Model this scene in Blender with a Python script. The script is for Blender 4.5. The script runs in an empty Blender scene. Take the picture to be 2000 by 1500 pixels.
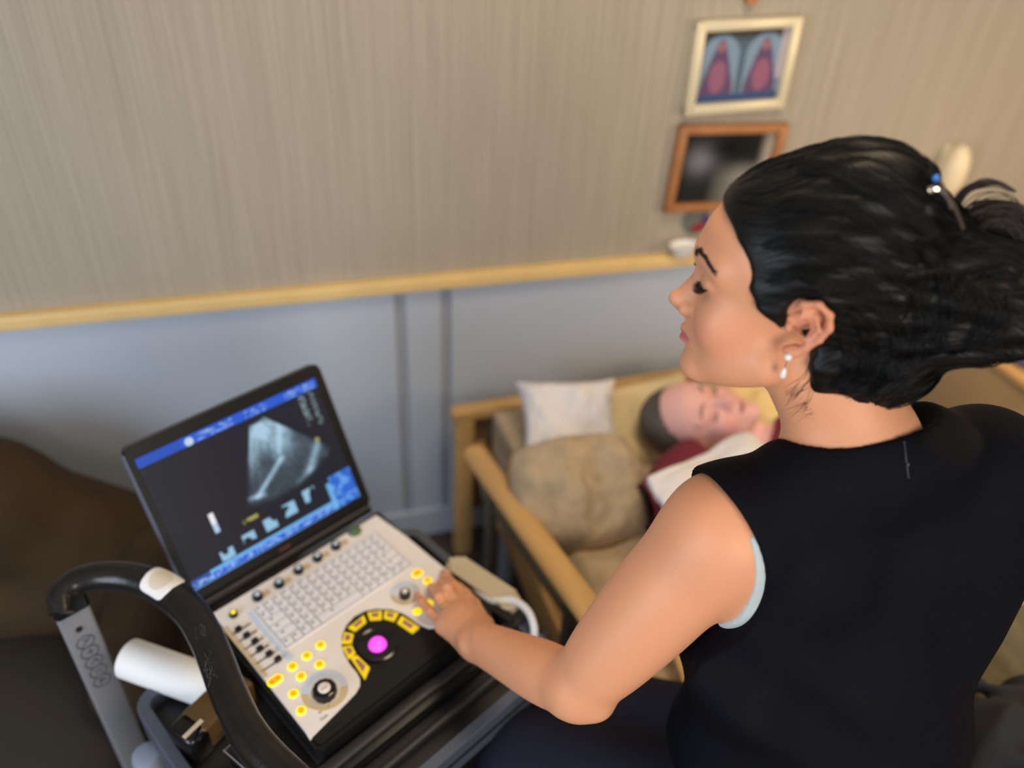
import bpy, bmesh, math, random
import numpy as np
from mathutils import Vector, Matrix, noise
random.seed(7); RNG = np.random.default_rng(7)
S = bpy.context.scene
COL = S.collection
V = Vector

# ---------------------------------------------------------------- camera
CAM = np.array([0.0, 0.0, 1.9]); FPX = 1600.0
up = np.array([120., 2150., -1600.]); up /= np.linalg.norm(up)     # world up in camera axes (right, up, forward)
h_ = np.array([0, 0, 1.]) - up[2] * up; h_ /= np.linalg.norm(h_)
r_ = np.cross(h_, up); r_ = r_ if r_[0] > 0 else -r_
ya = math.radians(20)
AX = np.array([math.cos(ya) * r_ + math.sin(ya) * h_, math.cos(ya) * h_ - math.sin(ya) * r_, up])   # world = AX @ cam
cd = bpy.data.cameras.new('camera'); cam = bpy.data.objects.new('camera', cd); COL.objects.link(cam)
m4 = Matrix.Identity(4)
for i in range(3):
    m4[i][0] = AX[i][0]; m4[i][1] = AX[i][1]; m4[i][2] = -AX[i][2]; m4[i][3] = CAM[i]
cam.matrix_world = m4
cd.sensor_fit = 'HORIZONTAL'; cd.sensor_width = 36; cd.lens = 36 * FPX / 2000; cd.clip_start = .05
cd.dof.use_dof = True; cd.dof.focus_distance = 1.0; cd.dof.aperture_fstop = (cd.lens / 1000) / 0.0185
S.camera = cam

# ---------------------------------------------------------------- world, lights, exposure
S.view_settings.view_transform = 'Standard'; S.view_settings.look = 'None'
S.view_settings.gamma = 1; S.view_settings.use_curve_mapping = False; S.view_settings.exposure = -0.2
w = bpy.data.worlds.new('world'); S.world = w; w.use_nodes = True
w.node_tree.nodes['Background'].inputs[0].default_value = (.92, .93, 1.0, 1); w.node_tree.nodes['Background'].inputs[1].default_value = .46
def area(name, loc, target, size, energy, color, sy=None):
    l = bpy.data.lights.new(name, 'AREA'); l.energy = energy; l.color = color; l.shape = 'RECTANGLE'; l.size = size; l.size_y = sy or size
    o = bpy.data.objects.new(name, l); COL.objects.link(o); o.location = loc
    o.rotation_euler = (V(target) - V(loc)).to_track_quat('-Z', 'Y').to_euler(); return o
area('ceiling_panel_light', (.75, .75, 2.58), (.75, .85, 0), .6, 19, (1, .78, .50))
area('window_daylight', (-1.75, -.4, 1.5), (.3, 1.2, .6), 1.2, 38, (.74, .86, 1.0), 1.3)
area('front_fill_light', (.5, -1.5, 1.7), (.3, 1.5, .6), 1.1, 30, (1, .90, .78))  # unseen frontal fill added to lift the lower wall; no doorway is built
area('warm_right_fill', (2.0, .55, 1.35), (1.7, 1.7, .5), .25, 9.0, (1, .72, .42))  # warm light added for the lower right wall; no lamp is built

# ---------------------------------------------------------------- projection helpers: a photo pixel to the point of a known plane
def ray(px, py): return AX @ np.array([(px - 1000) / FPX, -(py - 750) / FPX, 1.])
def at_z(px, py, z): r = ray(px, py); return CAM + r * ((z - CAM[2]) / r[2])
def at_y(px, py, y): r = ray(px, py); return CAM + r * (y / r[1])
def at_d(px, py, d): return CAM + ray(px, py) * d
def at_plane(px, py, o, n): r = ray(px, py); n = np.array(n); return CAM + r * (np.dot(np.array(o) - CAM, n) / np.dot(r, n))

# ---------------------------------------------------------------- materials
def s2l(c): return tuple(((x / 255) / 12.92 if x / 255 <= .04045 else ((x / 255 + .055) / 1.055) ** 2.4) for x in c)
def mat(name, rgb, rough=.5, metal=0, emit=0, spec=.5, sss=0, coat=0, noise_s=0, noise_a=0, bump=0, bump_s=200, sheen=0, sssr=(1, .35, .2), stretch=None):
    m = bpy.data.materials.new(name); m.use_nodes = True; N = m.node_tree.nodes; L = m.node_tree.links; b = N['Principled BSDF']
    c = (*s2l(rgb), 1); b.inputs['Base Color'].default_value = c; b.inputs['Roughness'].default_value = rough
    b.inputs['Metallic'].default_value = metal; b.inputs['Specular IOR Level'].default_value = spec
    if emit: b.inputs['Emission Color'].default_value = c; b.inputs['Emission Strength'].default_value = emit
    if sss: b.inputs['Subsurface Weight'].default_value = sss; b.inputs['Subsurface Radius'].default_value = sssr; b.inputs['Subsurface Scale'].default_value = .008
    if coat: b.inputs['Coat Weight'].default_value = coat
    if sheen: b.inputs['Sheen Weight'].default_value = sheen; b.inputs['Sheen Roughness'].default_value = .4
    tc = N.new('ShaderNodeTexCoord'); src = tc.outputs['Object']
    if stretch:
        mp = N.new('ShaderNodeMapping'); mp.inputs['Scale'].default_value = stretch; L.new(src, mp.inputs[0]); src = mp.outputs[0]
    if noise_a:
        n = N.new('ShaderNodeTexNoise'); n.inputs['Scale'].default_value = noise_s; n.inputs['Detail'].default_value = 4; L.new(src, n.inputs['Vector'])
        r = N.new('ShaderNodeValToRGB'); L.new(n.outputs[0], r.inputs[0]); e = r.color_ramp.elements
        e[0].position = .3; e[1].position = .7
        e[0].color = (*[x * (1 - noise_a) for x in c[:3]], 1); e[1].color = (*[min(1, x * (1 + noise_a)) for x in c[:3]], 1)
        L.new(r.outputs[0], b.inputs['Base Color'])
    if bump:
        n2 = N.new('ShaderNodeTexNoise'); n2.inputs['Scale'].default_value = bump_s; n2.inputs['Detail'].default_value = 3; L.new(src, n2.inputs['Vector'])
        bp = N.new('ShaderNodeBump'); bp.inputs['Strength'].default_value = bump; bp.inputs['Distance'].default_value = .002
        L.new(n2.outputs[0], bp.inputs['Height']); L.new(bp.outputs[0], b.inputs['Normal'])
    return m
def attr_mat(name, rough=.5, emit=0, sss=0, bump=0, bump_s=300, spec=.5):
    m = mat(name, (128, 128, 128), rough, sss=sss, bump=bump, bump_s=bump_s, spec=spec); N = m.node_tree.nodes; b = N['Principled BSDF']
    a = N.new('ShaderNodeVertexColor'); a.layer_name = 'tone'
    m.node_tree.links.new(a.outputs[0], b.inputs['Base Color'])
    if emit: m.node_tree.links.new(a.outputs[0], b.inputs['Emission Color']); b.inputs['Emission Strength'].default_value = emit
    return m
M = {}
M['blackplastic'] = mat('black plastic', (19, 19, 20), .36, spec=.35, bump=.15, bump_s=600)
M['blackgloss'] = mat('glossy black plastic', (18, 17, 18), .16)
M['handle'] = mat('scuffed black grip', (24, 22, 21), .27, noise_s=25, noise_a=.3, bump=.25, bump_s=90)
M['deck'] = mat('pale grey console plastic', (236, 230, 228), .42)
M['well'] = mat('grey keyboard well', (166, 164, 172), .6)
M['arckey'] = mat('yellow backlit arc key', (226, 196, 12), .4, emit=.5)
M['key'] = mat('light grey key plastic', (232, 232, 240), .4)
M['ink'] = mat('grey key print', (150, 150, 160), .6)
M['engrave'] = mat('dark engraving', (58, 60, 66), .6)
M['wisp'] = mat('fine brown hair', (92, 64, 50), .6)
M['darkink'] = mat('dark print', (40, 38, 40), .6)
M['yellow'] = mat('yellow backlit button', (255, 232, 20), .4, emit=.75)
M['orange'] = mat('orange backlit legend', (235, 140, 10), .4, emit=.5)
M['mauve'] = mat('dim legend window', (150, 105, 85), .4, emit=.25)
M['magenta'] = mat('magenta lit trackball', (252, 80, 245), .25, emit=.9)
M['green'] = mat('dull green button', (88, 110, 80), .5)
M['bluegrey'] = mat('light recess plastic', (200, 214, 235), .35)
M['tan'] = mat('warm grey recess plastic', (205, 185, 150), .5)
M['alu'] = mat('brushed aluminium', (146, 148, 154), .4, metal=.3, bump=.1, bump_s=300)
M['chrome'] = mat('polished metal', (220, 220, 225), .12, metal=1)
M['silver'] = mat('silver jewellery', (225, 225, 230), .15, metal=1)
M['gold'] = mat('gold ring metal', (240, 190, 70), .2, metal=1)
M['pearl'] = mat('white pearl', (240, 236, 228), .12, coat=.6)
M['traygrey'] = mat('dark grey tray plastic', (76, 83, 97), .42, bump=.15, bump_s=500)
M['traydark'] = mat('charcoal tray plastic', (38, 37, 38), .38, bump=.15, bump_s=500)
M['whiteplastic'] = mat('white plastic', (238, 238, 238), .3)
M['paper'] = mat('white paper', (240, 240, 240), .55)
M['brownglass'] = mat('smoky brown plastic', (92, 70, 40), .22)
M['beigeplastic'] = mat('beige plastic', (196, 184, 160), .45)
M['whitecable'] = mat('white rubber cable', (225, 228, 235), .4)
M['wood'] = mat('light oak wood', (208, 166, 108), .45, noise_s=14, noise_a=.14, stretch=(1, .12, 1))
M['wooddark'] = mat('grey brown walnut panel', (128, 106, 84), .55, noise_s=12, noise_a=.2, stretch=(.15, 1, 1))  # greyish-brown board colour, for the headboard panel and chair legs
M['framewood'] = mat('reddish frame wood', (168, 114, 70), .5, noise_s=20, noise_a=.15)
M['framegold'] = mat('pale gilt frame', (222, 212, 182), .35, metal=.1)
M['beige'] = mat('beige woven blanket', (184, 165, 138), .9, noise_s=30, noise_a=.12, bump=.5, bump_s=350, sheen=.3)
M['cream'] = mat('cream pillow cotton', (222, 202, 160), .85, bump=.3, bump_s=120)
M['whitecotton'] = mat('white cotton', (232, 230, 236), .85, bump=.25, bump_s=90)
M['maroon'] = mat('maroon knit', (112, 32, 52), .85, bump=.4, bump_s=300)
M['olive'] = mat('olive woollen blanket', (96, 88, 66), .9, noise_s=20, noise_a=.2, bump=.5, bump_s=250)
M['charcoalcloth'] = mat('charcoal cloth', (36, 37, 42), .9, bump=.4, bump_s=300)
M['navy'] = mat('navy black suiting fabric', (12, 13, 20), .66, noise_s=60, noise_a=.1, bump=.3, bump_s=1200, spec=.09)
M['trouser'] = mat('navy trouser cloth', (30, 32, 48), .8, bump=.3, bump_s=1200, spec=.15)
M['lining'] = mat('pale grey lining fabric', (190, 200, 200), .8, bump=.2, bump_s=300)
M['hair'] = mat('black hair', (9, 8, 8), .46, spec=.32)
M['hairlock'] = mat('dark brown hair', (38, 27, 24), .4, spec=.5)
M['hairgrey'] = mat('greying black hair', (84, 76, 70), .7, noise_s=14, noise_a=.5)
M['brow'] = mat('dark brow hair', (40, 24, 22), .6)
M['eyewhite'] = mat('eye white', (225, 215, 208), .15, coat=.5)
M['iris'] = mat('dark brown iris', (42, 26, 18), .1, coat=.8)
M['nail'] = mat('bare fingernail', (222, 165, 145), .25)
M['skin'] = attr_mat('warm tan skin', .5, sss=.12, bump=.12, bump_s=500)
M['skinpatient'] = attr_mat('pink pale skin', .55, sss=.12)
M['leather'] = mat('dark brown leather', (62, 47, 31), .75, spec=.2, noise_s=6, noise_a=.25, bump=.3, bump_s=120)
M['purple'] = mat('purple blue cloth', (92, 88, 130), .8)
M['lampshade'] = mat('cream dispenser plastic', (228, 214, 184), .4)
M['rubber'] = mat('dark rubber', (20, 20, 20), .7)
M['screen'] = attr_mat('lit display', .3, emit=1.15, spec=.3)
for l_ in list(M['screen'].node_tree.nodes['Principled BSDF'].inputs['Base Color'].links): M['screen'].node_tree.links.remove(l_)
M['screen'].node_tree.nodes['Principled BSDF'].inputs['Base Color'].default_value = (.008, .008, .01, 1)
M['print'] = attr_mat('printed picture', .7, spec=.15)

# ---------------------------------------------------------------- object helpers
def tag(o, label=None, cat=None, group=None, kind=None):
    for k, v in (('label', label), ('category', cat), ('group', group), ('kind', kind)):
        if v: o[k] = v
    return o
def empty(name, loc=(0, 0, 0), label=None, cat=None, group=None):
    o = bpy.data.objects.new(name, None); COL.objects.link(o); o.location = loc; o.empty_display_size = .05
    return tag(o, label, cat, group)
def link(name, me, m, parent=None, smooth=True, label=None):
    for x in (m if isinstance(m, (list, tuple)) else [m]): me.materials.append(x)
    if smooth: me.polygons.foreach_set('use_smooth', [True] * len(me.polygons))
    o = bpy.data.objects.new(name, me); COL.objects.link(o)
    if parent is not None:
        o.parent = parent; o.matrix_parent_inverse = Matrix.Translation(-V(wloc(parent)))
    if label: o['label'] = label
    return o
def wloc(o):
    return V(o.location) if o.parent is None else V((0, 0, 0))
def autosmooth(o, ang=35):
    me = o.data; me.polygons.foreach_set('use_smooth', [True] * len(me.polygons))
    bm = bmesh.new(); bm.from_mesh(me)
    for e in bm.edges:
        if len(e.link_faces) == 2 and e.calc_face_angle(0) > math.radians(ang): e.smooth = False
    bm.to_mesh(me); bm.free(); return o
def bobj(name, bm, m, parent=None, smooth=True, label=None, ang=35):
    me = bpy.data.meshes.new(name); bmesh.ops.recalc_face_normals(bm, faces=bm.faces); bm.to_mesh(me); bm.free()
    o = link(name, me, m, parent, smooth, label)
    if smooth: autosmooth(o, ang)
    return o
def frame(origin, ux, uy, uz):
    m = Matrix.Identity(4)
    for i in range(3): m[i][0] = ux[i]; m[i][1] = uy[i]; m[i][2] = uz[i]; m[i][3] = origin[i]
    return m
def box(bm, c, s, bev=0, mx=None, seg=2, mi=0):
    r = bmesh.ops.create_cube(bm, size=1, matrix=Matrix.Translation(c) @ Matrix.Diagonal((*s, 1)))
    vs = r['verts']
    if bev:
        es = list({e for v in vs for e in v.link_edges})
        rr = bmesh.ops.bevel(bm, geom=es, offset=bev, segments=seg, affect='EDGES', profile=.5)
        vs = list({v for f in rr['faces'] for v in f.verts} | {v for v in vs if v.is_valid})
        # include all verts of connected island
        seen = set(vs); st = list(vs)
        while st:
            v = st.pop()
            for e in v.link_edges:
                o = e.other_vert(v)
                if o not in seen: seen.add(o); st.append(o)
        vs = list(seen)
    if mx is not None: bmesh.ops.transform(bm, matrix=mx, verts=vs)
    if mi:
        for f in {f for v in vs for f in v.link_faces}: f.material_index = mi
    return vs
def cyl(bm, c, r, h, seg=24, r2=None, mx=None, bev=0):
    vs = bmesh.ops.create_cone(bm, cap_ends=True, segments=seg, radius1=r, radius2=r if r2 is None else r2, depth=h, matrix=Matrix.Translation(c))['verts']
    if mx is not None: bmesh.ops.transform(bm, matrix=mx, verts=vs)
    return vs
def lathe(bm, prof, seg=28, mx=None, a0=0, a1=2 * math.pi):
    rings = []; full = abs(a1 - a0 - 2 * math.pi) < 1e-6
    n = seg if full else seg + 1
    for r, z in prof:
        rings.append([bm.verts.new((r * math.cos(a0 + (a1 - a0) * k / seg), r * math.sin(a0 + (a1 - a0) * k / seg), z)) for k in range(n)])
    for a, b in zip(rings, rings[1:]):
        for k in range(seg):
            q = (k + 1) % n if full else k + 1
            try: bm.faces.new((a[k], a[q], b[q], b[k]))
            except ValueError: pass
    for rr, inv in ((rings[0], True), (rings[-1], False)):
        if full:
            try: bm.faces.new(rr[::-1] if inv else rr)
            except ValueError: pass
    vs = [v for r in rings for v in r]
    if mx is not None: bmesh.ops.transform(bm, matrix=mx, verts=vs)
    return vs
def catmull(P, n=8):
    P = [np.array(p, float) for p in P]; P = [2 * P[0] - P[1]] + P + [2 * P[-1] - P[-2]]; out = []
    for i in range(1, len(P) - 2):
        for k in range(n):
            t = k / n; a, b, c, d = P[i - 1:i + 3]
            out.append(.5 * ((2 * b) + (-a + c) * t + (2 * a - 5 * b + 4 * c - d) * t * t + (-a + 3 * b - 3 * c + d) * t ** 3))
    out.append(P[-2]); return out
def tube(bm, path, rad, seg=10, flat=None, cap=True, upv=(0, 0, 1)):
    """swept tube; rad scalar or list; flat=(sx, sy) scales the cross-section"""
    n = len(path); path = [V(p) for p in path]; rings = []
    prev = V(upv)
    for i, p in enumerate(path):
        t = (path[min(i + 1, n - 1)] - path[max(i - 1, 0)]).normalized()
        b = t.cross(prev)
        if b.length < 1e-5: b = t.orthogonal()
        b.normalize(); u = b.cross(t).normalized(); prev = u
        r = rad[i] if hasattr(rad, '__len__') else rad
        fx, fy = flat or (1, 1)
        rings.append([bm.verts.new(p + (b * math.cos(2 * math.pi * k / seg) * fx + u * math.sin(2 * math.pi * k / seg) * fy) * r) for k in range(seg)])
    for a, b in zip(rings, rings[1:]):
        for k in range(seg): bm.faces.new((a[k], a[(k + 1) % seg], b[(k + 1) % seg], b[k]))
    if cap: bm.faces.new(rings[0][::-1]); bm.faces.new(rings[-1])
    return [v for r in rings for v in r]
def prism(bm, pts, z0, z1, mx=None, bev=0):
    a = [bm.verts.new((x, y, z0)) for x, y in pts]; b = [bm.verts.new((x, y, z1)) for x, y in pts]
    n = len(pts); bm.faces.new(a[::-1]); top = bm.faces.new(b)
    for i in range(n): bm.faces.new((a[i], a[(i + 1) % n], b[(i + 1) % n], b[i]))
    vs = a + b
    if bev:
        r = bmesh.ops.bevel(bm, geom=list(top.edges), offset=bev, segments=2, affect='EDGES')
        s = set(v for v in vs if v.is_valid)
        for f in r['faces']: s |= set(f.verts)
        vs = list(s)
    if mx is not None: bmesh.ops.transform(bm, matrix=mx, verts=vs)
    return vs
def grid_mesh(name, fn, nu, nv, m, parent=None, tone=None, smooth=True):
    vs = []; fs = []
    for j in range(nv + 1):
        for i in range(nu + 1): vs.append(tuple(fn(i / nu, j / nv)))
    for j in range(nv):
        for i in range(nu): a = j * (nu + 1) + i; fs.append((a, a + 1, a + nu + 2, a + nu + 1))
    me = bpy.data.meshes.new(name); me.from_pydata(vs, [], fs); o = link(name, me, m, parent, smooth)
    if tone is not None: set_tone(me, tone)
    return o
def set_tone(me, arr):
    ca = me.color_attributes.new('tone', 'FLOAT_COLOR', 'POINT')
    a = np.ones((len(me.vertices), 4), np.float32); a[:, :3] = arr; ca.data.foreach_set('color', a.ravel())
def copy_obj(o, parent=None, loc=None):
    c = o.copy(); COL.objects.link(c)
    if parent is not None: c.parent = parent; c.matrix_parent_inverse = o.matrix_parent_inverse.copy()
    if loc is not None: c.location = loc
    return c

# ---------------------------------------------------------------- clay: signed distance modelling
def sm(a, b, k):
    if k <= 0: return np.minimum(a, b)
    h = np.maximum(k - np.abs(a - b), 0) / k
    return np.minimum(a, b) - h * h * k * .25
class Clay:
    def __init__(s): s.ops = []; s.fr = None
    def setframe(s, R=None, o=None): s.fr = None if R is None else (np.array(R, float), np.array(o, float))
    def _add(s, f, c, rad, k, op):
        c = np.array(c, float); fr = s.fr
        if fr is not None:
            R, o = fr; wc = o + R @ c
            def g(x, y, z, f=f, R=R, o=o):
                x = x - o[0]; y = y - o[1]; z = z - o[2]
                return f(R[0, 0] * x + R[1, 0] * y + R[2, 0] * z, R[0, 1] * x + R[1, 1] * y + R[2, 1] * z, R[0, 2] * x + R[1, 2] * y + R[2, 2] * z)
        else: wc = c; g = f
        s.ops.append((op, k, g, wc, rad))
    def ell(s, c, r, k=.01, op='u', R=None):
        r = np.array(r, float); c = np.array(c, float); Rm = None if R is None else np.array(R, float)
        def f(x, y, z):
            x = x - c[0]; y = y - c[1]; z = z - c[2]
            if Rm is not None:
                x, y, z = (Rm[0, 0] * x + Rm[1, 0] * y + Rm[2, 0] * z, Rm[0, 1] * x + Rm[1, 1] * y + Rm[2, 1] * z, Rm[0, 2] * x + Rm[1, 2] * y + Rm[2, 2] * z)
            k0 = np.sqrt((x / r[0]) ** 2 + (y / r[1]) ** 2 + (z / r[2]) ** 2)
            k1 = np.sqrt((x / r[0] ** 2) ** 2 + (y / r[1] ** 2) ** 2 + (z / r[2] ** 2) ** 2) + 1e-9
            return k0 * (k0 - 1) / k1
        s._add(f, c, r.max(), k, op)
    def cone(s, a, b, ra, rb, k=.01, op='u', n=None, fl=1):
        a = np.array(a, float); b = np.array(b, float); ba = b - a; L2 = max(ba @ ba, 1e-9)
        nn = None if n is None else np.array(n, float) / np.linalg.norm(n)
        def f(x, y, z):
            x = x - a[0]; y = y - a[1]; z = z - a[2]
            t = np.clip((x * ba[0] + y * ba[1] + z * ba[2]) / L2, 0, 1)
            x = x - t * ba[0]; y = y - t * ba[1]; z = z - t * ba[2]
            if nn is not None:
                d = (x * nn[0] + y * nn[1] + z * nn[2]) * (fl - 1)
                x = x + nn[0] * d; y = y + nn[1] * d; z = z + nn[2] * d
                return (np.sqrt(x * x + y * y + z * z) - (ra + (rb - ra) * t)) / (1 + (fl - 1) * .4)
            return np.sqrt(x * x + y * y + z * z) - (ra + (rb - ra) * t)
        s._add(f, (a + b) / 2, np.sqrt(L2) / 2 + max(ra, rb), k, op)
    def limb(s, P, Rr, k=.02, n=7, fl=None):
        P = np.array(catmull(P, n)); Rs = np.array(catmull([(r, 0, 0) for r in Rr], n))[:, 0]
        def f(x, y, z):
            o = None
            for i in range(len(P) - 1):
                a = P[i]; ba = P[i + 1] - a; L2 = ba @ ba; X = x - a[0]; Y = y - a[1]; Z = z - a[2]
                t = np.clip((X * ba[0] + Y * ba[1] + Z * ba[2]) / L2, 0, 1)
                d = np.sqrt((X - t * ba[0]) ** 2 + (Y - t * ba[1]) ** 2 + (Z - t * ba[2]) ** 2) - (Rs[i] + (Rs[i + 1] - Rs[i]) * t)
                o = d if o is None else sm(o, d, .003)
            return o
        lo, hi = P.min(0), P.max(0); s._add(f, (lo + hi) / 2, np.abs(hi - lo).max() / 2 + max(Rr) + .01, k, 'u')
    def chain(s, P, Rr, k=.005, op='u', n=None, fl=1):
        for i in range(len(P) - 1): s.cone(P[i], P[i + 1], Rr[i], Rr[i + 1], k, op, n, fl)
    def fn(s, f, k=.005, op='i'):
        if s.fr is not None:
            s._add(f, (0, 0, 0), 1e3, k, op)
        else: s.ops.append((op, k, f, np.zeros(3), 1e3))
    def _comb(s, F, d, op, k):
        if op == 'u': return sm(F, d, k)
        if op == 's': return -sm(-F, d, k)
        if op == 'i': return -sm(-F, -d, k)
        if op == 'd': return F + d
    def points(s, P):
        x, y, z = P[:, 0], P[:, 1], P[:, 2]; F = np.full(len(P), 1.0)
        for op, k, f, c, r in s.ops: F = s._comb(F, f(x, y, z), op, k)
        return F
    def grid(s, lo, hi, h):
        lo = np.array(lo, float); n = np.ceil((np.array(hi) - lo) / h).astype(int) + 1
        ax = [lo[i] + h * np.arange(n[i]) for i in range(3)]; F = np.full(n, 1.0, np.float32)
        for op, k, f, c, r in s.ops:
            m = r + k + 3 * h; sl = []
            for i in range(3):
                a = max(0, int(math.floor((c[i] - m - lo[i]) / h))); b = min(n[i], int(math.ceil((c[i] + m - lo[i]) / h)) + 1)
                sl.append(slice(a, b))
            if op == 'i': sl = [slice(0, n[i]) for i in range(3)]
            if any(q.start >= q.stop for q in sl): continue
            sl = tuple(sl)
            d = f(ax[0][sl[0]][:, None, None], ax[1][sl[1]][None, :, None], ax[2][sl[2]][None, None, :])
            F[sl] = s._comb(F[sl], d, op, k)
        return F, lo
    def mesh(s, lo, hi, h):
        F, lo = s.grid(lo, hi, h); return surfnet(F, lo, h)
def surfnet(F, lo, h):
    s = F < 0; nx, ny, nz = F.shape
    cnt = np.zeros((nx - 1, ny - 1, nz - 1), np.int8)
    for a in (0, 1):
        for b in (0, 1):
            for c in (0, 1): cnt += s[a:nx - 1 + a, b:ny - 1 + b, c:nz - 1 + c]
    I, J, K = np.nonzero((cnt > 0) & (cnt < 8)); n = len(I)
    acc = np.zeros((n, 3)); num = np.zeros(n); C = [(a, b, c) for a in (0, 1) for b in (0, 1) for c in (0, 1)]
    for p in C:
        for d in range(3):
            if p[d]: continue
            q = list(p); q[d] = 1
            f0 = F[I + p[0], J + p[1], K + p[2]].astype(float); f1 = F[I + q[0], J + q[1], K + q[2]].astype(float)
            m = (f0 < 0) != (f1 < 0); t = np.where(m, f0 / np.where(m, f0 - f1, 1), 0)
            pos = np.array(p, float)[None].repeat(n, 0); pos[:, d] += t
            acc[m] += pos[m]; num[m] += 1
    P = np.stack([I, J, K], 1) + acc / num[:, None]
    idx = np.full(cnt.shape, -1, np.int32); idx[I, J, K] = np.arange(n)
    quads = []
    for d in range(3):
        sl0 = [slice(1, -1)] * 3; sl0[d] = slice(0, -1); sl1 = list(sl0); sl1[d] = slice(1, None)
        a = s[tuple(sl0)]; b = s[tuple(sl1)]; e = np.nonzero(a != b)
        if not len(e[0]): continue
        g = [e[i] + (0 if i == d else 1) for i in range(3)]; sg = a[e]
        u, v = (d + 1) % 3, (d + 2) % 3
        def cell(du, dv):
            q = [g[0], g[1], g[2]]; q[u] = g[u] - du; q[v] = g[v] - dv; return idx[q[0], q[1], q[2]]
        Q = np.stack([cell(1, 1), cell(0, 1), cell(0, 0), cell(1, 0)], 1); Q[~sg] = Q[~sg][:, ::-1]
        quads.append(Q)
    Q = np.concatenate(quads) if quads else np.zeros((0, 4), int); Q = Q[(Q >= 0).all(1)]
    sh = np.array(F.shape)
    def samp(P):
        P = np.clip(P, 0, sh - 1.001); i = P.astype(int); t = P - i; o = 0
        for a, b, c in C:
            o = o + F[i[:, 0] + a, i[:, 1] + b, i[:, 2] + c] * np.prod(np.where(np.array([a, b, c]), t, 1 - t), 1)
        return o
    for it in range(2):
        # light relaxation then back to the surface
        nb = np.zeros_like(P); ct = np.zeros(n)
        for a in range(4):
            i0, i1 = Q[:, a], Q[:, (a + 1) % 4]
            np.add.at(nb, i0, P[i1]); np.add.at(ct, i0, 1); np.add.at(nb, i1, P[i0]); np.add.at(ct, i1, 1)
        okk = ct > 7; P[okk] = .5 * P[okk] + .5 * nb[okk] / ct[okk][:, None]
        f = samp(P); g = np.stack([samp(P + d) - samp(P - d) for d in np.eye(3)], 1) / 2
        g2 = (g * g).sum(1) + 1e-12; st = np.clip(-f / g2, -3, 3)[:, None] * g
        l = np.linalg.norm(st, axis=1, keepdims=True); st = np.where(l > .6, st / (l + 1e-9) * .6, st); P = P + st
    return lo + P * h, Q
def merge(parts):
    vs = []; qs = []; o = 0
    for v, q in parts: vs.append(v); qs.append(q + o); o += len(v)
    return np.concatenate(vs), np.concatenate(qs)
def clay_obj(name, VQ, m, parent=None, tone=None, label=None):
    v, q = VQ; me = bpy.data.meshes.new(name)
    me.vertices.add(len(v)); me.vertices.foreach_set('co', v.astype(np.float32).ravel())
    me.loops.add(len(q) * 4); me.loops.foreach_set('vertex_index', q.astype(np.int32).ravel())
    me.polygons.add(len(q)); me.polygons.foreach_set('loop_start', np.arange(0, len(q) * 4, 4, dtype=np.int32))
    try: me.polygons.foreach_set('loop_total', np.full(len(q), 4, np.int32))
    except Exception: pass
    me.update(calc_edges=True); me.validate()
    if tone is not None: set_tone(me, tone)
    return link(name, me, m, parent, True, label)
# ================================================================ THE SETTING
def struct(name, bm, m): o = bobj(name, bm, m, smooth=False); o['kind'] = 'structure'; return o
WY = 1.72
def wallpaper():
    m = mat('ribbed greige wallpaper', (190, 180, 172), .85); N = m.node_tree.nodes; L = m.node_tree.links; b = N['Principled BSDF']
    tc = N.new('ShaderNodeTexCoord'); mp = N.new('ShaderNodeMapping'); mp.inputs['Scale'].default_value = (330, 1, 3.0); L.new(tc.outputs['Object'], mp.inputs[0])
    n = N.new('ShaderNodeTexNoise'); n.inputs['Scale'].default_value = 1; n.inputs['Detail'].default_value = 3; L.new(mp.outputs[0], n.inputs['Vector'])
    r = N.new('ShaderNodeValToRGB'); e = r.color_ramp.elements; e[0].position = .3; e[1].position = .72
    e[0].color = (*s2l((158, 149, 135)), 1); e[1].color = (*s2l((180, 171, 157)), 1); L.new(n.outputs[0], r.inputs[0]); L.new(r.outputs[0], b.inputs['Base Color'])
    bp = N.new('ShaderNodeBump'); bp.inputs['Strength'].default_value = .6; bp.inputs['Distance'].default_value = .003; L.new(n.outputs[0], bp.inputs['Height']); L.new(bp.outputs[0], b.inputs['Normal'])
    return m
M['wallpaper'] = wallpaper()
M['wainscot'] = mat('grey painted wainscot', (188, 199, 216), .6)
M['groove'] = mat('grey groove shade', (166, 171, 182), .7)  # wainscot grey darkened, so the recess shade sits in the colour
M['floor'] = mat('dark vinyl floor', (70, 58, 48), .5, noise_s=5, noise_a=.2)
M['ceiling'] = mat('white ceiling', (215, 212, 206), .9)
RZ = .888
bm = bmesh.new(); box(bm, (.6, WY + .05, (2.62 + RZ) / 2), (5.2, .1, 2.62 - RZ)); struct('wall_back', bm, M['wallpaper'])
bm = bmesh.new()
for x0, x1 in ((-2.0, .310), (.338, .427), (.455, 3.2)):      # lower boards with two grooves
    box(bm, ((x0 + x1) / 2, WY + .045, RZ / 2), (x1 - x0, .1, RZ))
struct('wall_back', bm, M['wainscot'])
bm = bmesh.new(); box(bm, (.6, WY + .044, RZ / 2), (5.2, .08, RZ)); struct('wall_back', bm, M['groove'])
bm = bmesh.new(); box(bm, (.6, WY - .014, RZ + .002), (5.2, .034, .034), .006); struct('trim_1', bm, mat('pale yellow oak rail', (232, 200, 138), .45, noise_s=10, noise_a=.06))
bm = bmesh.new(); box(bm, (.6, .1, -.05), (5.2, 3.4, .1)); struct('floor', bm, M['floor'])
bm = bmesh.new(); box(bm, (.6, .1, 2.67), (5.2, 3.4, .1)); struct('ceiling', bm, M['ceiling'])
bm = bmesh.new(); box(bm, (3.25, .1, 1.31), (.1, 3.4, 2.62)); struct('wall_right', bm, M['wallpaper'])
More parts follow.
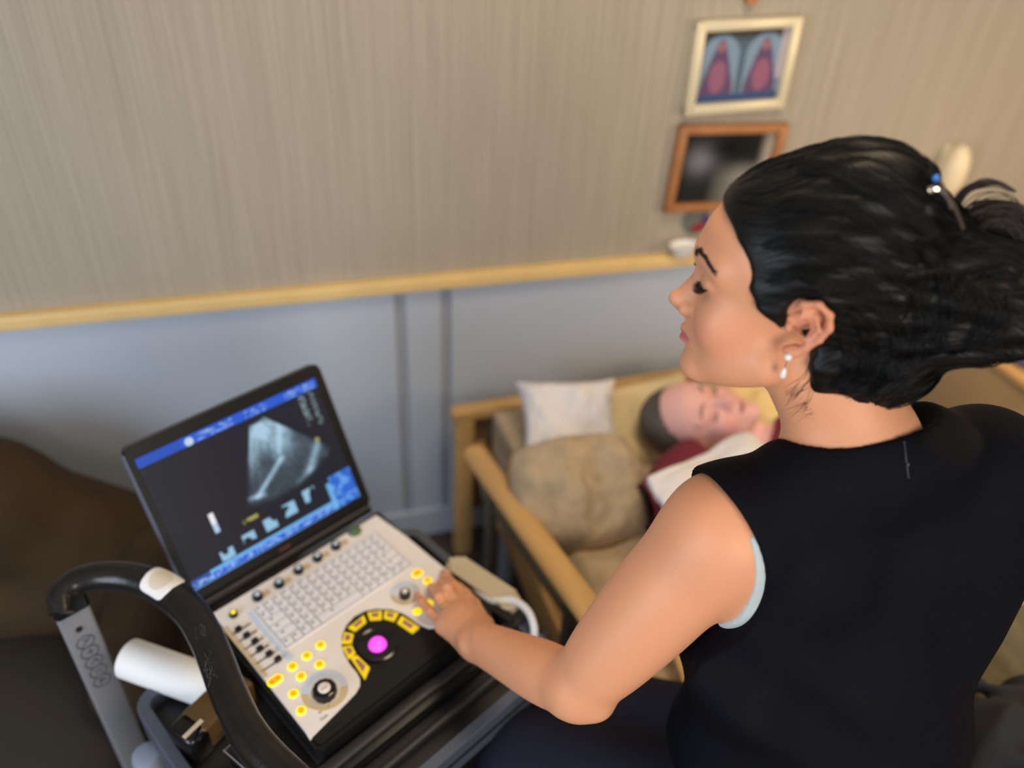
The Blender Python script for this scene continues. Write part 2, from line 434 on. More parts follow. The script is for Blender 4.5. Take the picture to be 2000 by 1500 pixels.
bm = bmesh.new(); box(bm, (-2.05, .1, .45), (.1, 3.4, .9)); box(bm, (-2.05, 1.2, 1.76), (.1, 1.2, 1.72)); box(bm, (-2.05, -1.4, 1.76), (.1, .6, 1.72)); box(bm, (-2.05, -.25, 2.41), (.1, 1.7, .42)); struct('wall_left', bm, M['wallpaper'])
bm = bmesh.new(); box(bm, (.6, WY - .008, .05), (5.2, .016, .1)); struct('baseboard_back', bm, M['wainscot'])

# ---- framed pictures
def picture_tone(nx, ny, kind):
    u, v = np.meshgrid(np.linspace(0, 1, nx + 1), np.linspace(0, 1, ny + 1)); c = np.zeros((ny + 1, nx + 1, 3))
    if kind == 0:      # two pointed figures in soft robes beneath arches: plain generic shapes
        c[:] = s2l((84, 104, 122)); top = np.clip((v - .80) * 6, 0, 1)[..., None]; c = c * (1 - top) + np.array(s2l((70, 62, 34))) * top
        for cx in (.25, .76):
            arch = ((u - cx) / .22) ** 2 + (np.maximum(v - .62, 0) / .30) ** 2 < 1; c[arch & (v > .1)] = s2l((128, 152, 178))
            w_ = .19 * np.clip((.92 - v) / .7, 0, 1) ** .8; body = np.abs(u - cx) < w_; c[body & (v > .05) & (v < .85)] = s2l((98, 78, 112))
            inner = ((u - cx) / .10) ** 2 + ((v - .36) / .22) ** 2 < 1; c[inner] = s2l((148, 98, 124))
            hd = ((u - cx) / .05) ** 2 + ((v - .76) / .07) ** 2 < 1; c[hd] = s2l((150, 110, 120))
        c[(v < .12)] = s2l((58, 80, 124)); c[(u > .93) & (v > .3)] = s2l((190, 176, 190))
    elif kind == 1:
        c[:] = s2l((34, 35, 36)); g = np.array(s2l((158, 158, 152)))
        a = np.exp(-(((u - .23) / .16) ** 2 + ((v - .62) / .2) ** 2))[..., None]; c = c * (1 - a) + np.array(s2l((120, 122, 132))) * a
        a = (np.clip((u - .35) * 3, 0, 1) * np.clip((.62 - v) * 4, 0, 1))[..., None]; c = c * (1 - a) + g * .75 * a
        a = np.exp(-(((u - .55) / .26) ** 2 + ((v - .78) / .14) ** 2))[..., None]; c = c * (1 - a) + np.array(s2l((14, 14, 14))) * a
        a = np.clip((u - .84) * 8, 0, 1)[..., None] * np.clip((v - .25) * 3, 0, 1)[..., None]; c = c * (1 - a) + np.array(s2l((176, 168, 156))) * a
    return c.reshape(-1, 3)
def framed(name, cx, cz, w, h, tilt, fm, fw, kind, label):
    t = empty(name, (cx, WY - .012, cz), label, 'picture')
    Rm = Matrix.Translation((cx, WY - .014, cz)) @ Matrix.Rotation(tilt, 4, 'Y')
    bm = bmesh.new()
    for c, s in (((0, 0, h / 2 - fw / 2), (w, .024, fw)), ((0, 0, -h / 2 + fw / 2), (w, .024, fw)), ((-w / 2 + fw / 2, 0, 0), (fw, .026, h)), ((w / 2 - fw / 2, 0, 0), (fw, .026, h))):
        box(bm, c, s, .004, Rm)
    bobj('frame', bm, fm, t)
    iw, ih = w - fw * 1.8, h - fw * 1.8
    grid_mesh('print', lambda a, b: Rm @ V(((a - .5) * iw, .004, (b - .5) * ih)), 80, 64, M['print'], t, picture_tone(80, 64, kind))
    return t
framed('framed_picture', 1.146, 1.378, .262, .208, -.03, M['framegold'], .023, 0, 'pale gilt framed picture of two robed figures under arches, upper of the two on wall')
framed('framed_picture', 1.158, 1.128, .292, .222, .03, M['framewood'], .022, 1, 'reddish wooden framed black and white picture, lower of the two on wall')
bm = bmesh.new(); cyl(bm, (0, 0, 0), .014, .02, 16, mx=Matrix.Translation((1.137, WY - .01, 1.525)) @ Matrix.Rotation(math.pi / 2, 4, 'X')); box(bm, (1.137, WY - .008, 1.545), (.018, .012, .05), .004)
tag(bobj('wall_hook', bm, M['framewood']), 'small brown wooden hook on wall above the pale gilt picture', 'hook')
# little figurine-like ornament and white dish standing on the ledge below the frames
p = at_y(1362, 440, WY - .03)
t = empty('wall_plaque', (p[0], WY - .02, p[2]), 'small round dark plaque with red and purple marks hung under lower picture', 'plaque')
bm = bmesh.new(); lathe(bm, [(.0, 0), (.034, 0), (.036, .006), (.0, .010)], 28, Matrix.Translation((p[0] + .01, WY - .002, p[2])) @ Matrix.Rotation(math.pi / 2, 4, 'X')); bobj('disc', bm, mat('dull green glaze', (104, 108, 100), .4), t)
bm = bmesh.new()
for dx, dz, r in ((.018, -.014, .012), (.004, -.018, .008)): lathe(bm, [(0, 0), (r, 0), (r, .003), (0, .004)], 16, Matrix.Translation((p[0] + dx, WY - .0125, p[2] + dz)) @ Matrix.Rotation(math.pi / 2, 4, 'X'))
bobj('red_mark', bm, mat('red enamel', (150, 40, 45), .4), t)
bm = bmesh.new(); lathe(bm, [(0, 0), (.011, 0), (.011, .003), (0, .004)], 16, Matrix.Translation((p[0] + .032, WY - .0125, p[2] + .006)) @ Matrix.Rotation(math.pi / 2, 4, 'X')); bobj('purple_mark', bm, mat('purple enamel', (78, 58, 120), .4), t)
p = at_y(1330, 492, WY - .03)
bm = bmesh.new(); lathe(bm, [(.0, 0), (.018, 0), (.034, .016), (.044, .034), (.040, .034), (.030, .018), (.0, .010)], 28, Matrix.Translation((p[0], WY - .025 - .018, RZ + .019)) @ Matrix.Diagonal((1, .6, 1, 1)))
tag(bobj('wall_dish', bm, M['whiteplastic']), 'small white dish sitting on the wooden rail under the pictures', 'dish')
# soap dispenser like fitting on the wall, far right
p = at_y(1862, 335, WY - .04)
t = empty('wall_dispenser', tuple(p), 'cream oval wall dispenser behind the woman\'s hair clip', 'dispenser')
c = Clay(); c.ell(p + [0, .0, 0], (.036, .036, .075)); clay_obj('body', c.mesh(p - .1, p + .1, .004), M['lampshade'], t)
bm = bmesh.new(); box(bm, (p[0], WY - .006, p[2]), (.05, .012, .13), .004); bobj('bracket', bm, M['lampshade'], t)

# the back wall stands a little askew to the bed: turn it with all that hangs on it
TW = Matrix.Translation((1.6, 1.68, 0)) @ Matrix.Rotation(-.0516, 4, 'Z') @ Matrix.Translation((-1.6, -1.72, 0))
bpy.context.view_layer.update()
nW = np.array((TW.to_3x3() @ V((0, 1, 0)))); pW = np.array(TW @ V((1.6, WY, 0)))
for o in list(COL.objects):
    if o.parent is not None or o.type == 'CAMERA' or o.type == 'LIGHT' or o.name.split('.')[0] in ('floor', 'ceiling', 'wall_left', 'wall_right'): continue
    if o.get('kind') == 'structure': o.matrix_world = TW @ o.matrix_world; continue
    cs = [o.matrix_world @ V(b) for b in o.bound_box] if o.type == 'MESH' else [V(o.location)]
    an = sum(cs, V((0, 0, 0))) / len(cs); gap = WY - an.y; r0 = np.array(an) - CAM; t_ = (np.dot(pW - nW * gap - CAM, nW)) / np.dot(r0, nW); nn = V(CAM + r0 * t_)
    o.matrix_world = Matrix.Translation(nn - TW @ an) @ TW @ o.matrix_world
# ---- brown armchair at the left, in front of the wall
t = empty('armchair', (-.62, 1.25, 0), 'dark brown leather armchair in the left corner behind the cart', 'armchair')
c = Clay()
c.cone((-1.0, 1.50, .66), (-.62, 1.50, .62), .14, .14, .05); c.cone((-.62, 1.50, .60), (-.40, 1.50, .42), .13, .13, .05); c.cone((-1.0, 1.47, .40), (-.40, 1.47, .36), .14, .14, .05); c.cone((-1.0, 1.46, .25), (-.4, 1.46, .2), .12, .12, .05)
clay_obj('backrest', c.mesh((-1.3, 1.2, .05), (-.1, 1.7, .9), .012), M['leather'], t)
c = Clay(); c.cone((-.32, 1.42, .44), (-.36, 1.12, .42), .085, .08, .04); c.cone((-.30, 1.40, .22), (-.36, 1.12, .2), .085, .085, .06)
clay_obj('armrest', c.mesh((-.6, .75, .05), (-.1, 1.6, .7), .01), M['leather'], t)
c = Clay(); c.cone((-1.1, 1.42, .46), (-1.1, .95, .44), .085, .08, .04); c.cone((-1.1, 1.40, .22), (-1.1, .95, .2), .085, .085, .06)
clay_obj('armrest', c.mesh((-1.3, .75, .05), (-.9, 1.6, .7), .01), M['leather'], t)
c = Clay(); c.ell((-.71, 1.13, .30), (.34, .30, .12), .03); c.fn(lambda x, y, z: z * 0 + (.10 - z), .03)
clay_obj('seat_cushion', c.mesh((-1.1, .75, .1), (-.3, 1.5, .5), .01), mat('grey brown seat cloth', (50, 45, 40), .9, bump=.4), t)
for sx in (-1.08, -.36):
    for sy in (.98, 1.45):
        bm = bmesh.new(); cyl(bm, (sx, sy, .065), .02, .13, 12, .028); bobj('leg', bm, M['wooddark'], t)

# ================================================================ THE BED
bed = empty('hospital_bed', (.95, .7, 0), 'low wooden hospital bed with oak headboard and side rail by the wall', 'bed')
bm = bmesh.new(); box(bm, (1.02, 1.64, .532), (1.18, .045, .036), .01); bobj('headboard_top_rail', bm, M['wood'], bed)
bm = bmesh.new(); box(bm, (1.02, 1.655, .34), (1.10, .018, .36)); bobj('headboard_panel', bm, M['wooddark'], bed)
for x in (.465, 1.575):
    bm = bmesh.new(); box(bm, (x, 1.64, .26), (.05, .05, .52), .008); bobj('post', bm, M['wood'], bed)
A = at_z(928, 888, .58); B = at_z(1172, 1222, .675)
bm = bmesh.new(); pts = catmull([A, A * .66 + B * .34, A * .33 + B * .67, B], 6); tube(bm, pts, .03, 14, (1.0, .62)); 
for q in (A, B): bmesh.ops.create_uvsphere(bm, u_segments=14, v_segments=8, radius=.03, matrix=Matrix.Translation(V(q)) @ Matrix.Diagonal((1, 1, .62, 1)))
bobj('side_rail', bm, M['wood'], bed)
for f_, zz in ((.12, .03), (.8, -.02)):
    q = A * (1 - f_) + B * f_
    bm = bmesh.new(); box(bm, (q[0] + .015, q[1], q[2] / 2 + .06), (.018, .05, q[2] - .16), .004); bobj('rail_post', bm, mat('grey metal post', (120, 112, 98), .45, metal=.3), bed)
bm = bmesh.new(); q = [A + (B - A) * k + np.array([.02, 0, -.11]) for k in (0.03, .97)]; tube(bm, q, .016, 10, (.8, 1.2)); bobj('lower_rail', bm, mat('grey brown lower rail', (128, 116, 92), .5), bed)
bm = bmesh.new(); box(bm, (.515, .60, .36), (.03, 2.1, .12), .006); bobj('side_board', bm, M['wood'], bed)
bm = bmesh.new(); box(bm, (1.53, .60, .36), (.03, 2.1, .12), .006); bobj('side_board', bm, M['wood'], bed)
q0 = at_z(1325, 1240, .63); q1 = at_z(1372, 1400, .63)
bm = bmesh.new(); d_ = V(q1 - q0).normalized(); n_ = V((-d_.y, d_.x, 0)); box(bm, (0, 0, 0), ((V(q1) - V(q0)).length + .10, .045, .02), .006, frame((V(q0) + V(q1)) / 2 + n_ * .0, d_, n_, V((0, 0, 1)))); box(bm, ((q0[0] + q1[0]) / 2, (q0[1] + q1[1]) / 2, .52), (.03, .03, .20), .005)
bobj('foot_side_rail', bm, M['wood'], bed)
for x in (.56, 1.48):
    for y in (-.35, 1.5):
        bm = bmesh.new(); cyl(bm, (x, y, .155), .025, .31, 12); bobj('leg', bm, M['alu'], bed)
c = Clay(); c.fn(lambda x, y, z: np.maximum(np.maximum(np.abs(x - 1.02) - .46, np.abs(y - .6) - .98), np.abs(z - .46) - .07) - .02 + .006 * np.sin(x * 17 + y * 5) * np.sin(y * 13), 0, 'i')
c.ops = [('u', 0, c.ops[0][2], np.zeros(3), 1e3)]
clay_obj('mattress', c.mesh((.50, -.46, .34), (1.56, 1.66, .60), .012), M['beige'], bed)

def cushion(name, cen, ux, uy, uz, sx, sy, sz, m, label, cat, group=None, corner=1.0, wr=.006, seed=0, rnd=0.0):
    """pillow: rounded square outline with drawn-out corners and creases running to the seam"""
    n = 44; ux = V(ux).normalized(); uz = (V(uz) - ux * V(uz).dot(ux)).normalized(); uy = uz.cross(ux)
    bm = bmesh.new(); lay = []
    for side in (1, -1):
        g = []
        for j in range(n + 1):
            row = []
            for i in range(n + 1):
                a = -1 + 2 * i / n; b = -1 + 2 * j / n
                pin = 1 - .12 * corner * (1 - a * a) * abs(b) ** 3; pin2 = 1 - .12 * corner * (1 - b * b) * abs(a) ** 3
                hgt = max(0, (1 - a ** 4)) ** .55 * max(0, (1 - b ** 4)) ** .55
                w_ = noise.noise(V((a * 2.1 + seed, b * 2.1, side))) * wr * 3 + abs(noise.noise(V((a * 5 + seed, b * 3, side * 3)))) * wr * 2
                p = V(cen) + ux * (a * sx * pin2 * math.sqrt(1 - rnd * b * b / 2)) + uy * (b * sy * pin * math.sqrt(1 - rnd * a * a / 2)) + uz * (side * (sz * hgt + w_ * hgt) + .12 * sz * noise.noise(V((a + seed, b, 5))))
                row.append(bm.verts.new(p))
            g.append(row)
        lay.append(g)
        for j in range(n):
            for i in range(n):
                f = (g[j][i], g[j][i + 1], g[j + 1][i + 1], g[j + 1][i]); bm.faces.new(f if side > 0 else f[::-1])
    bmesh.ops.remove_doubles(bm, verts=bm.verts, dist=.0005)
    o = bobj(name, bm, m, ang=180); tag(o, label, cat, group); return o
cushion('pillow', at_z(1112, 826, .62), (.92, -.22, .02), (0, 1, 0), (-.10, -.45, .85), .130, .120, .045, M['whitecotton'], 'white pillow with a pointed corner at the head of the bed behind beige cushion', 'pillow', corner=1.35, seed=3)
cushion('pillow', at_z(1225, 838, .575), (1, .0, .04), (0, 1, 0), (0, -.35, .93), .22, .13, .05, M['cream'], 'long cream pillow under the patient\'s head', 'pillow', seed=9)
cushion('pillow', at_z(1445, 815, .66), (.9, -.2, .15), (0, 1, 0), (-.1, -.5, .85), .15, .10, .05, mat('pale yellow pillow', (226, 200, 142), .85), 'pale yellow pillow behind the patient\'s chin beside the woman\'s neck', 'pillow', seed=5)
# large beige cushion propped between rail and patient
cc = at_z(1132, 960, .62)
o = cushion('bolster_cushion', cc, (.95, -.08, .03), (0, 1, 0), (-.02, -.42, .91), .158, .135, .072, M['beige'], 'big beige cushion with piped edge between side rail and patient', 'cushion', corner=.15, wr=.008, seed=21, rnd=.62)
bm = bmesh.new(); ring = []
uxc = V((.95, -.08, .03)).normalized(); uzc = V((-.02, -.42, .91)); uzc = (uzc - uxc * uzc.dot(uxc)).normalized(); uyc = uzc.cross(uxc)
for k in range(81):
    t = 2 * math.pi * k / 80; ca, sa = math.cos(t), math.sin(t); r = 1 / max(abs(ca), abs(sa)); a_, b_ = ca * r, sa * r
    ring.append(V(cc) + uxc * (a_ * .158 * (1 - .018 * (1 - b_ * b_)) * math.sqrt(1 - .31 * b_ * b_)) + uyc * (b_ * .135 * (1 - .018 * (1 - a_ * a_)) * math.sqrt(1 - .31 * a_ * a_)))
tube(bm, ring, .0042, 8, cap=False); sp = bobj('piping', bm, mat('brown piping cord', (140, 112, 70), .8), o)
# rumpled blanket over the mattress below the cushion
def rumple(a, b):
    x = .535 + a * .55; y = 1.28 - b * .62; z = .555 + .03 * noise.noise(V((x * 9, y * 9, 1))) + .022 * abs(noise.noise(V((x * 4 + y * 14, y * 4, 3)))) - .03 * max(0, .05 - a) * 20
    return (x, y, z)
tag(grid_mesh('rumpled_blanket', rumple, 90, 90, M['beige']), 'rumpled beige blanket spread on the mattress below the patient', 'blanket').modifiers.new('s', 'SOLIDIFY').thickness = .008

# ---- right hand side: olive blanket on the bed beside the woman, bag, bedside cabinet
def olive(a, b):
    x = .80 + a * .60; y = .66 - b * .85; z = .60 + .05 * noise.noise(V((x * 5, y * 6, 7))) + .035 * abs(noise.noise(V((x * 12 + y * 5, y * 9, 2))))
    return (x, y, z)
tag(grid_mesh('olive_blanket', olive, 90, 90, M['olive']), 'crumpled olive blanket on the bed to the right of the seated woman', 'blanket').modifiers.new('s', 'SOLIDIFY').thickness = .01
q = at_z(1985, 1395, .68)
c = Clay(); c.ell((q[0], q[1] - .02, .66), (.10, .065, .038), .02); c.ell((q[0] - .02, q[1] + .09, .66), (.045, .025, .03), .02); c.cone((q[0] - .09, q[1] - .05, .63), (q[0] + .08, q[1] + .05, .64), .035, .025, .03)
c.fn(lambda x, y, z: .007 * np.sin(70 * x + 30 * y + 3 * np.sin(50 * y)) + .005 * np.sin(90 * y - 60 * z), 0, 'd')
tag(clay_obj('cloth_bundle', c.mesh(q - .2, q + .2, .006), M['charcoalcloth']), 'charcoal cloth bundle lying on the olive blanket at bottom right', 'cloth')
q = at_z(1968, 700, .60)
t = empty('bedside_cabinet', (q[0] + .2, 1.5, 0), 'wooden bedside cabinet at the far right behind the woman', 'cabinet')
cx_, cy_ = q[0] + .19, 1.42
bm = bmesh.new(); box(bm, (cx_, cy_, .30), (.44, .38, .56), .006); bobj('carcass', bm, mat('pale brown cabinet board', (178, 150, 112), .6), t)
bm = bmesh.new(); box(bm, (cx_, cy_, .592), (.48, .42, .025), .006); bobj('top', bm, M['wood'], t)
for z in (.18, .42):
    bm = bmesh.new(); box(bm, (cx_, cy_ - .195, z), (.40, .018, .20), .004); d = bobj('drawer', bm, M['wood'], t)
    bm = bmesh.new(); box(bm, (cx_, cy_ - .215, z), (.10, .018, .012), .004); k = bobj('handle', bm, M['alu'], d)
bm = bmesh.new(); box(bm, (0, 0, 0), (.20, .15, .035), .012, Matrix.Translation((cx_ - .10, cy_ - .09, .625)) @ Matrix.Rotation(.3, 4, 'Z')); tag(bobj('folded_cloth', bm, M['purple']), 'folded purple blue cloth on the bedside cabinet', 'cloth')
cushion('towel', (cx_ - .08, cy_ + .06, .655), (1, .2, 0), (0, 1, 0), (0, 0, 1), .10, .09, .035, M['whitecotton'], 'rumpled white towel at the back of the bedside cabinet', 'towel', seed=2)
# ================================================================ ULTRASOUND MACHINE
ZC = .75
O = at_z(415, 1197, ZC); ang = math.radians(26.4)
U = V((math.cos(ang), math.sin(ang), 0)); F_ = V((math.sin(ang), -math.cos(ang), 0)); Zu = V((0, 0, 1))   # width, towards the front, up
CF = frame(O, U, F_, Zu)         # console frame (left-handed on purpose avoided below)
CF = frame(O, U, -F_, Zu)        # x = width, y = towards the back, z = up
CFi = CF.inverted()
def uv(px, py, dz=0):            # pixel on the console top to console coordinates
    p = CFi @ V(at_z(px, py, ZC + dz)); return p.x, p.y
W0, D0 = .340, .300
mach = empty('ultrasound_machine', tuple(CF @ V((.17, -.15, -.035))), 'open laptop style ultrasound machine with lit screen and grey control deck', 'ultrasound machine')
bm = bmesh.new(); prism(bm, [(-.008, .012), (-.008, -.312), (.0, -.322), (.345, -.318), (.353, -.308), (.353, .012)], -.040, -.003, CF, .006); bobj('base', bm, M['blackplastic'], mach)
bm = bmesh.new(); prism(bm, [(-.010, .03), (-.010, -.32), (.355, -.32), (.355, .03)], -.046, -.036, CF, .003); bobj('bottom_cover', bm, M['rubber'], mach)
# white deck outline traced on the plane of the deck
out = [(415, 1197), (735, 1005), (790, 1045), (880, 1118), (912, 1178), (902, 1200), (870, 1222), (838, 1226), (818, 1218), (800, 1205), (785, 1195), (762, 1188), (736, 1187), (712, 1191), (690, 1203), (675, 1220), (666, 1240), (665, 1262), (671, 1280), (683, 1297), (696, 1312), (703, 1325), (703, 1338), (695, 1352), (680, 1368), (605, 1443), (596, 1428)]
bm = bmesh.new(); prism(bm, [uv(*p) for p in out], -.006, .0, CF, .0015); bobj('control_deck', bm, M['deck'], mach)
Dm = lambda x, y, z=0: CF @ Matrix.Translation((x, y, z))
# keyboard recess frame and keys
kb = [uv(495, 1202), uv(572, 1268), uv(803, 1093), uv(717, 1040)]
kx0, ky0 = kb[0]; kx1 = kb[2][0]; ky1 = (kb[1][1] + kb[2][1]) / 2; kyT = (kb[0][1] + kb[3][1]) / 2
kx0 = (kb[0][0] + kb[1][0]) / 2; kx1 = (kb[2][0] + kb[3][0]) / 2
bm = bmesh.new()
for c_, s_ in ((((kx0 + kx1) / 2, kyT + .003, .001), (kx1 - kx0 + .008, .002, .003)), (((kx0 + kx1) / 2, ky1 - .003, .001), (kx1 - kx0 + .008, .002, .003)), ((kx0 - .003, (ky1 + kyT) / 2, .001), (.002, kyT - ky1 + .008, .003)), ((kx1 + .003, (ky1 + kyT) / 2, .001), (.002, kyT - ky1 + .008, .003))): box(bm, c_, s_, .0006, CF, 1)
bobj('keyboard_rim', bm, M['key'], mach)
bm = bmesh.new(); box(bm, ((kx0 + kx1) / 2, (ky1 + kyT) / 2, .0002), (kx1 - kx0, kyT - ky1, .0006), 0, CF); bobj('keyboard_well', bm, M['well'], mach)
NR, NC = 6, 15; kw = (kx1 - kx0) / NC; kh = (kyT - ky1) / NR; first = {}
for r in range(NR):
    c_ = 0
    while c_ < NC:
        wd = 1
        if r == 5 and c_ == 4: wd = 5
        elif c_ == 0 and r in (2, 3, 4): wd = 2
        elif r in (3, 4) and c_ == NC - 2: wd = 2
        x = kx0 + (c_ + wd / 2) * kw; y = kyT - (r + .5) * kh
        if wd not in first:
            bm = bmesh.new(); box(bm, (0, 0, .0018), (kw * wd - .0020, kh - .0022, .0036), .0007, CF, 1)
            k = bobj('key', bm, M['key'], mach); bm = bmesh.new()
            box(bm, (-kw * wd * .18, kh * .10, .0037), (kw * .30, kh * .26, .0003), 0, CF); g = bobj('legend', bm, M['ink'], k)
            k.location = U * x - F_ * y; first[wd] = (k, g)
        else:
            k0, g0 = first[wd]; k = copy_obj(k0, mach, U * x - F_ * y); g = copy_obj(g0, k)
        c_ += wd
# knobs along the back edge
def knob(px, py, r, h, top, name='knob', ring=True, m=None, label=None):
    x, y = uv(px, py, h * .6); mx = Dm(x, y)
    bm = bmesh.new(); n = 24; prof = [(r, 0), (r * 1.0, h * .5), (r * .94, h * .8), (r * .8, h), (r * .55, h)]
    vs = lathe(bm, prof, 32, mx)
    k = bobj(name, bm, m or M['blackplastic'], mach, label=label)
    bm = bmesh.new(); lathe(bm, [(r * .55, h * .7), (r * .55, h + .0006), (r * .45, h + .0012), (0, h + .0012)], 24, mx); bobj('knob_cap', bm, top, k)
    return k, (x, y)
for i, (px, py) in enumerate([(503, 1163), (545, 1138), (583, 1111), (620, 1087), (656, 1064)]):
    knob(px, py, .0088, .011, M['bluegrey'], label=None)
    x, y = uv(px + 17, py - 4); bm = bmesh.new(); box(bm, (x, y, .0004), (.013, .012, .0008), .0002, CF, 1); bobj('knob_marking', bm, M['tan'], mach)
knob(456, 1198, .0070, .008, M['yellow'], label='small dark knob with a yellow centre')
knob(693, 1036, .0125, .006, M['green'], name='power_button', m=M['green'], label='dull green round button')
# sliders
sl = [(468, 1228), (482, 1241), (496, 1254), (510, 1266), (526, 1277), (541, 1289)]
a_ = uv(447, 1238); b_ = uv(527, 1310)
bm = bmesh.new(); cx = (uv(470, 1236)[0] + uv(530, 1284)[0]) / 2; 
y0 = uv(452, 1218)[1]; y1 = uv(545, 1305)[1]; x0 = uv(438, 1246)[0]; x1 = uv(490, 1214)[0]
box(bm, (x0 + .011, (y0 + y1) / 2, .0006), (.008, y0 - y1, .0012), .0003, CF, 1); bobj('slider_recess', bm, M['tan'], mach)
bm = bmesh.new(); box(bm, (x1 + .008, (y0 + y1) / 2, .0008), (.010, y0 - y1, .0016), .0005, CF, 1); bobj('slider_bevel', bm, M['bluegrey'], mach)
xs0 = uv(sl[0][0], sl[0][1])[0]
for i, (px, py) in enumerate(sl):
    x, y = uv(px, py, .004); xm = (x0 + x1) / 2 + .004
    bm = bmesh.new(); box(bm, (xm, y, .0006), (.036, .0022, .0012), .0003, CF, 1); s_ = bobj('slider_slot', bm, M['rubber'], mach)
    bm = bmesh.new(); box(bm, (x + .002 * (i % 3 - 1), y, .005), (.011, .0085, .009), .002, CF, 2); bobj('slider_knob', bm, M['blackplastic'], s_)
# yellow round buttons
def rbutton(px, py, oval=0, bright=False):
    x, y = uv(px, py, .002); bm = bmesh.new(); r = .0076
    pts = [(x + (oval if math.cos(t) > 0 else -oval) + r * math.cos(t), y + r * math.sin(t)) for t in np.linspace(0, 2 * math.pi, 32, endpoint=False)]
    prism(bm, pts, 0, .0022, CF, .0006); b = bobj('yellow_button', bm, M['yellow'], mach)
    if not bright:
        bm = bmesh.new(); pts = [(x + (oval if math.cos(t) > 0 else -oval) + r * .62 * math.cos(t), y + r * .62 * math.sin(t)) for t in np.linspace(0, 2 * math.pi, 24, endpoint=False)]
        prism(bm, pts, .0021, .0026, CF); g = bobj('legend', bm, M['orange'], b)
        bm = bmesh.new(); box(bm, (x, y, .0027), (.0045, .0010, .0004), 0, CF); bobj('legend', bm, M['yellow'], b)
for p in [(626, 1259), (599, 1280), (571, 1301), (624, 1297), (588, 1320), (573, 1354), (588, 1387), (835, 1133)]: rbutton(*p)
rbutton(537, 1328, .0055); rbutton(815, 1119, .003); rbutton(815, 1193, 0, True); rbutton(838, 1177, 0, True)
# big dial bottom left and small dial right, each in its sloping ring
def dial(px, py, r, ring, cap_label, txt=None):
    x, y = uv(px, py, .0); mx = Dm(x, y)
    bm = bmesh.new(); lathe(bm, [(ring, .0), (ring * .97, .0012), (ring * .62, -.0002), (ring * .58, .0005)], 48, mx, math.radians(-30), math.radians(150)); bobj('dial_dish', bm, M['bluegrey'], mach)  # cool-lit half of the ring, the light put into its colour
    bm = bmesh.new(); lathe(bm, [(ring, .0), (ring * .97, .0012), (ring * .62, -.0002), (ring * .58, .0005)], 48, mx, math.radians(150), math.radians(330)); bobj('dial_dish', bm, M['tan'], mach)  # warm-lit half of the same ring, likewise by colour
    x, y = uv(px, py, .008); mx = Dm(x, y); h = .014
    bm = bmesh.new(); n = 72; prof = [(r * .97, 0), (r, h * .6), (r * .93, h * .9), (r * .82, h), (r * .55, h)]
    rings = []
    for rr, z in prof:
        rings.append([bm.verts.new(mx @ V((rr * (1 + (.03 if (k // 3) % 2 and z < h * .95 else 0)) * math.cos(2 * math.pi * k / n), rr * (1 + (.03 if (k // 3) % 2 and z < h * .95 else 0)) * math.sin(2 * math.pi * k / n), z))) for k in range(n)])
    for a, b in zip(rings, rings[1:]):
        for k in range(n): bm.faces.new((a[k], a[(k + 1) % n], b[(k + 1) % n], b[k]))
    bm.faces.new(rings[-1]); d = bobj('dial', bm, M['blackgloss'], mach)
    bm = bmesh.new(); lathe(bm, [(r * .52, h * .8), (r * .52, h + .0008), (r * .46, h + .0014), (0, h + .0014)], 32, mx); cap = bobj('dial_cap', bm, M['deck'], d)
    if txt: text_on(txt, x - .006, y - .002, h + .0016, .0052, cap, 'legend')
def text_on(s, x, y, z, size, parent, name, m=None, rot=0):
    cu = bpy.data.curves.new(name, 'FONT'); cu.body = s; cu.size = size; cu.extrude = .00005
    o = bpy.data.objects.new('tmp', cu); COL.objects.link(o)
    bpy.context.view_layer.update(); dg = bpy.context.evaluated_depsgraph_get(); me = bpy.data.meshes.new_from_object(o.evaluated_get(dg))
    bpy.data.objects.remove(o); me.transform(CF @ Matrix.Translation((x, y, z)) @ Matrix.Rotation(rot, 4, 'Z')); me.materials.clear()
    return link(name, me, m or M['darkink'], parent, False)
dial(634, 1348, .0185, .036, '', 'Auto')
dial(791, 1159, .0095, .026, '')
x, y = uv(628, 1392); bm = bmesh.new(); box(bm, (x + .006, y + .002, .0003), (.020, .0012, .0006), 0, CF @ Matrix.Identity(4)); bobj('printed_line', bm, M['darkink'], mach)
x, y = uv(628, 1405); text_on('Gain', x - .002, y - .002, .0002, .007, mach, 'printed_word'); x, y = uv(636, 1414)
text_on('Auto Optimise', x - .006, y - .006, .0002, .004, mach, 'printed_word')
# trackball with dark bezel and arc of lit keys
tx, ty = uv(737, 1255, .003); mx = Dm(tx, ty)
bm = bmesh.new(); lathe(bm, [(.0345, -.0035), (.034, .0005), (.031, .0015), (.026, -.0005), (.0165, -.001), (.0165, -.004)], 56, mx); bobj('trackball_bezel', bm, M['blackgloss'], mach)
bm = bmesh.new(); bmesh.ops.create_uvsphere(bm, u_segments=32, v_segments=18, radius=.0155, matrix=Dm(tx, ty, -.006)); bobj('trackball', bm, M['magenta'], mach)
arc = [[(683, 1283), (697, 1279), (723, 1304), (713, 1328)], [(668, 1263), (687, 1260), (695, 1276), (680, 1287)], [(672, 1234), (691, 1238), (687, 1256), (667, 1257)], [(679, 1226), (711, 1201), (716, 1214), (693, 1233)], [(717, 1196), (746, 1192), (746, 1209), (722, 1211)], [(751, 1192), (779, 1197), (770, 1213), (749, 1207)], [(784, 1202), (820, 1225), (806, 1237), (775, 1216)]]
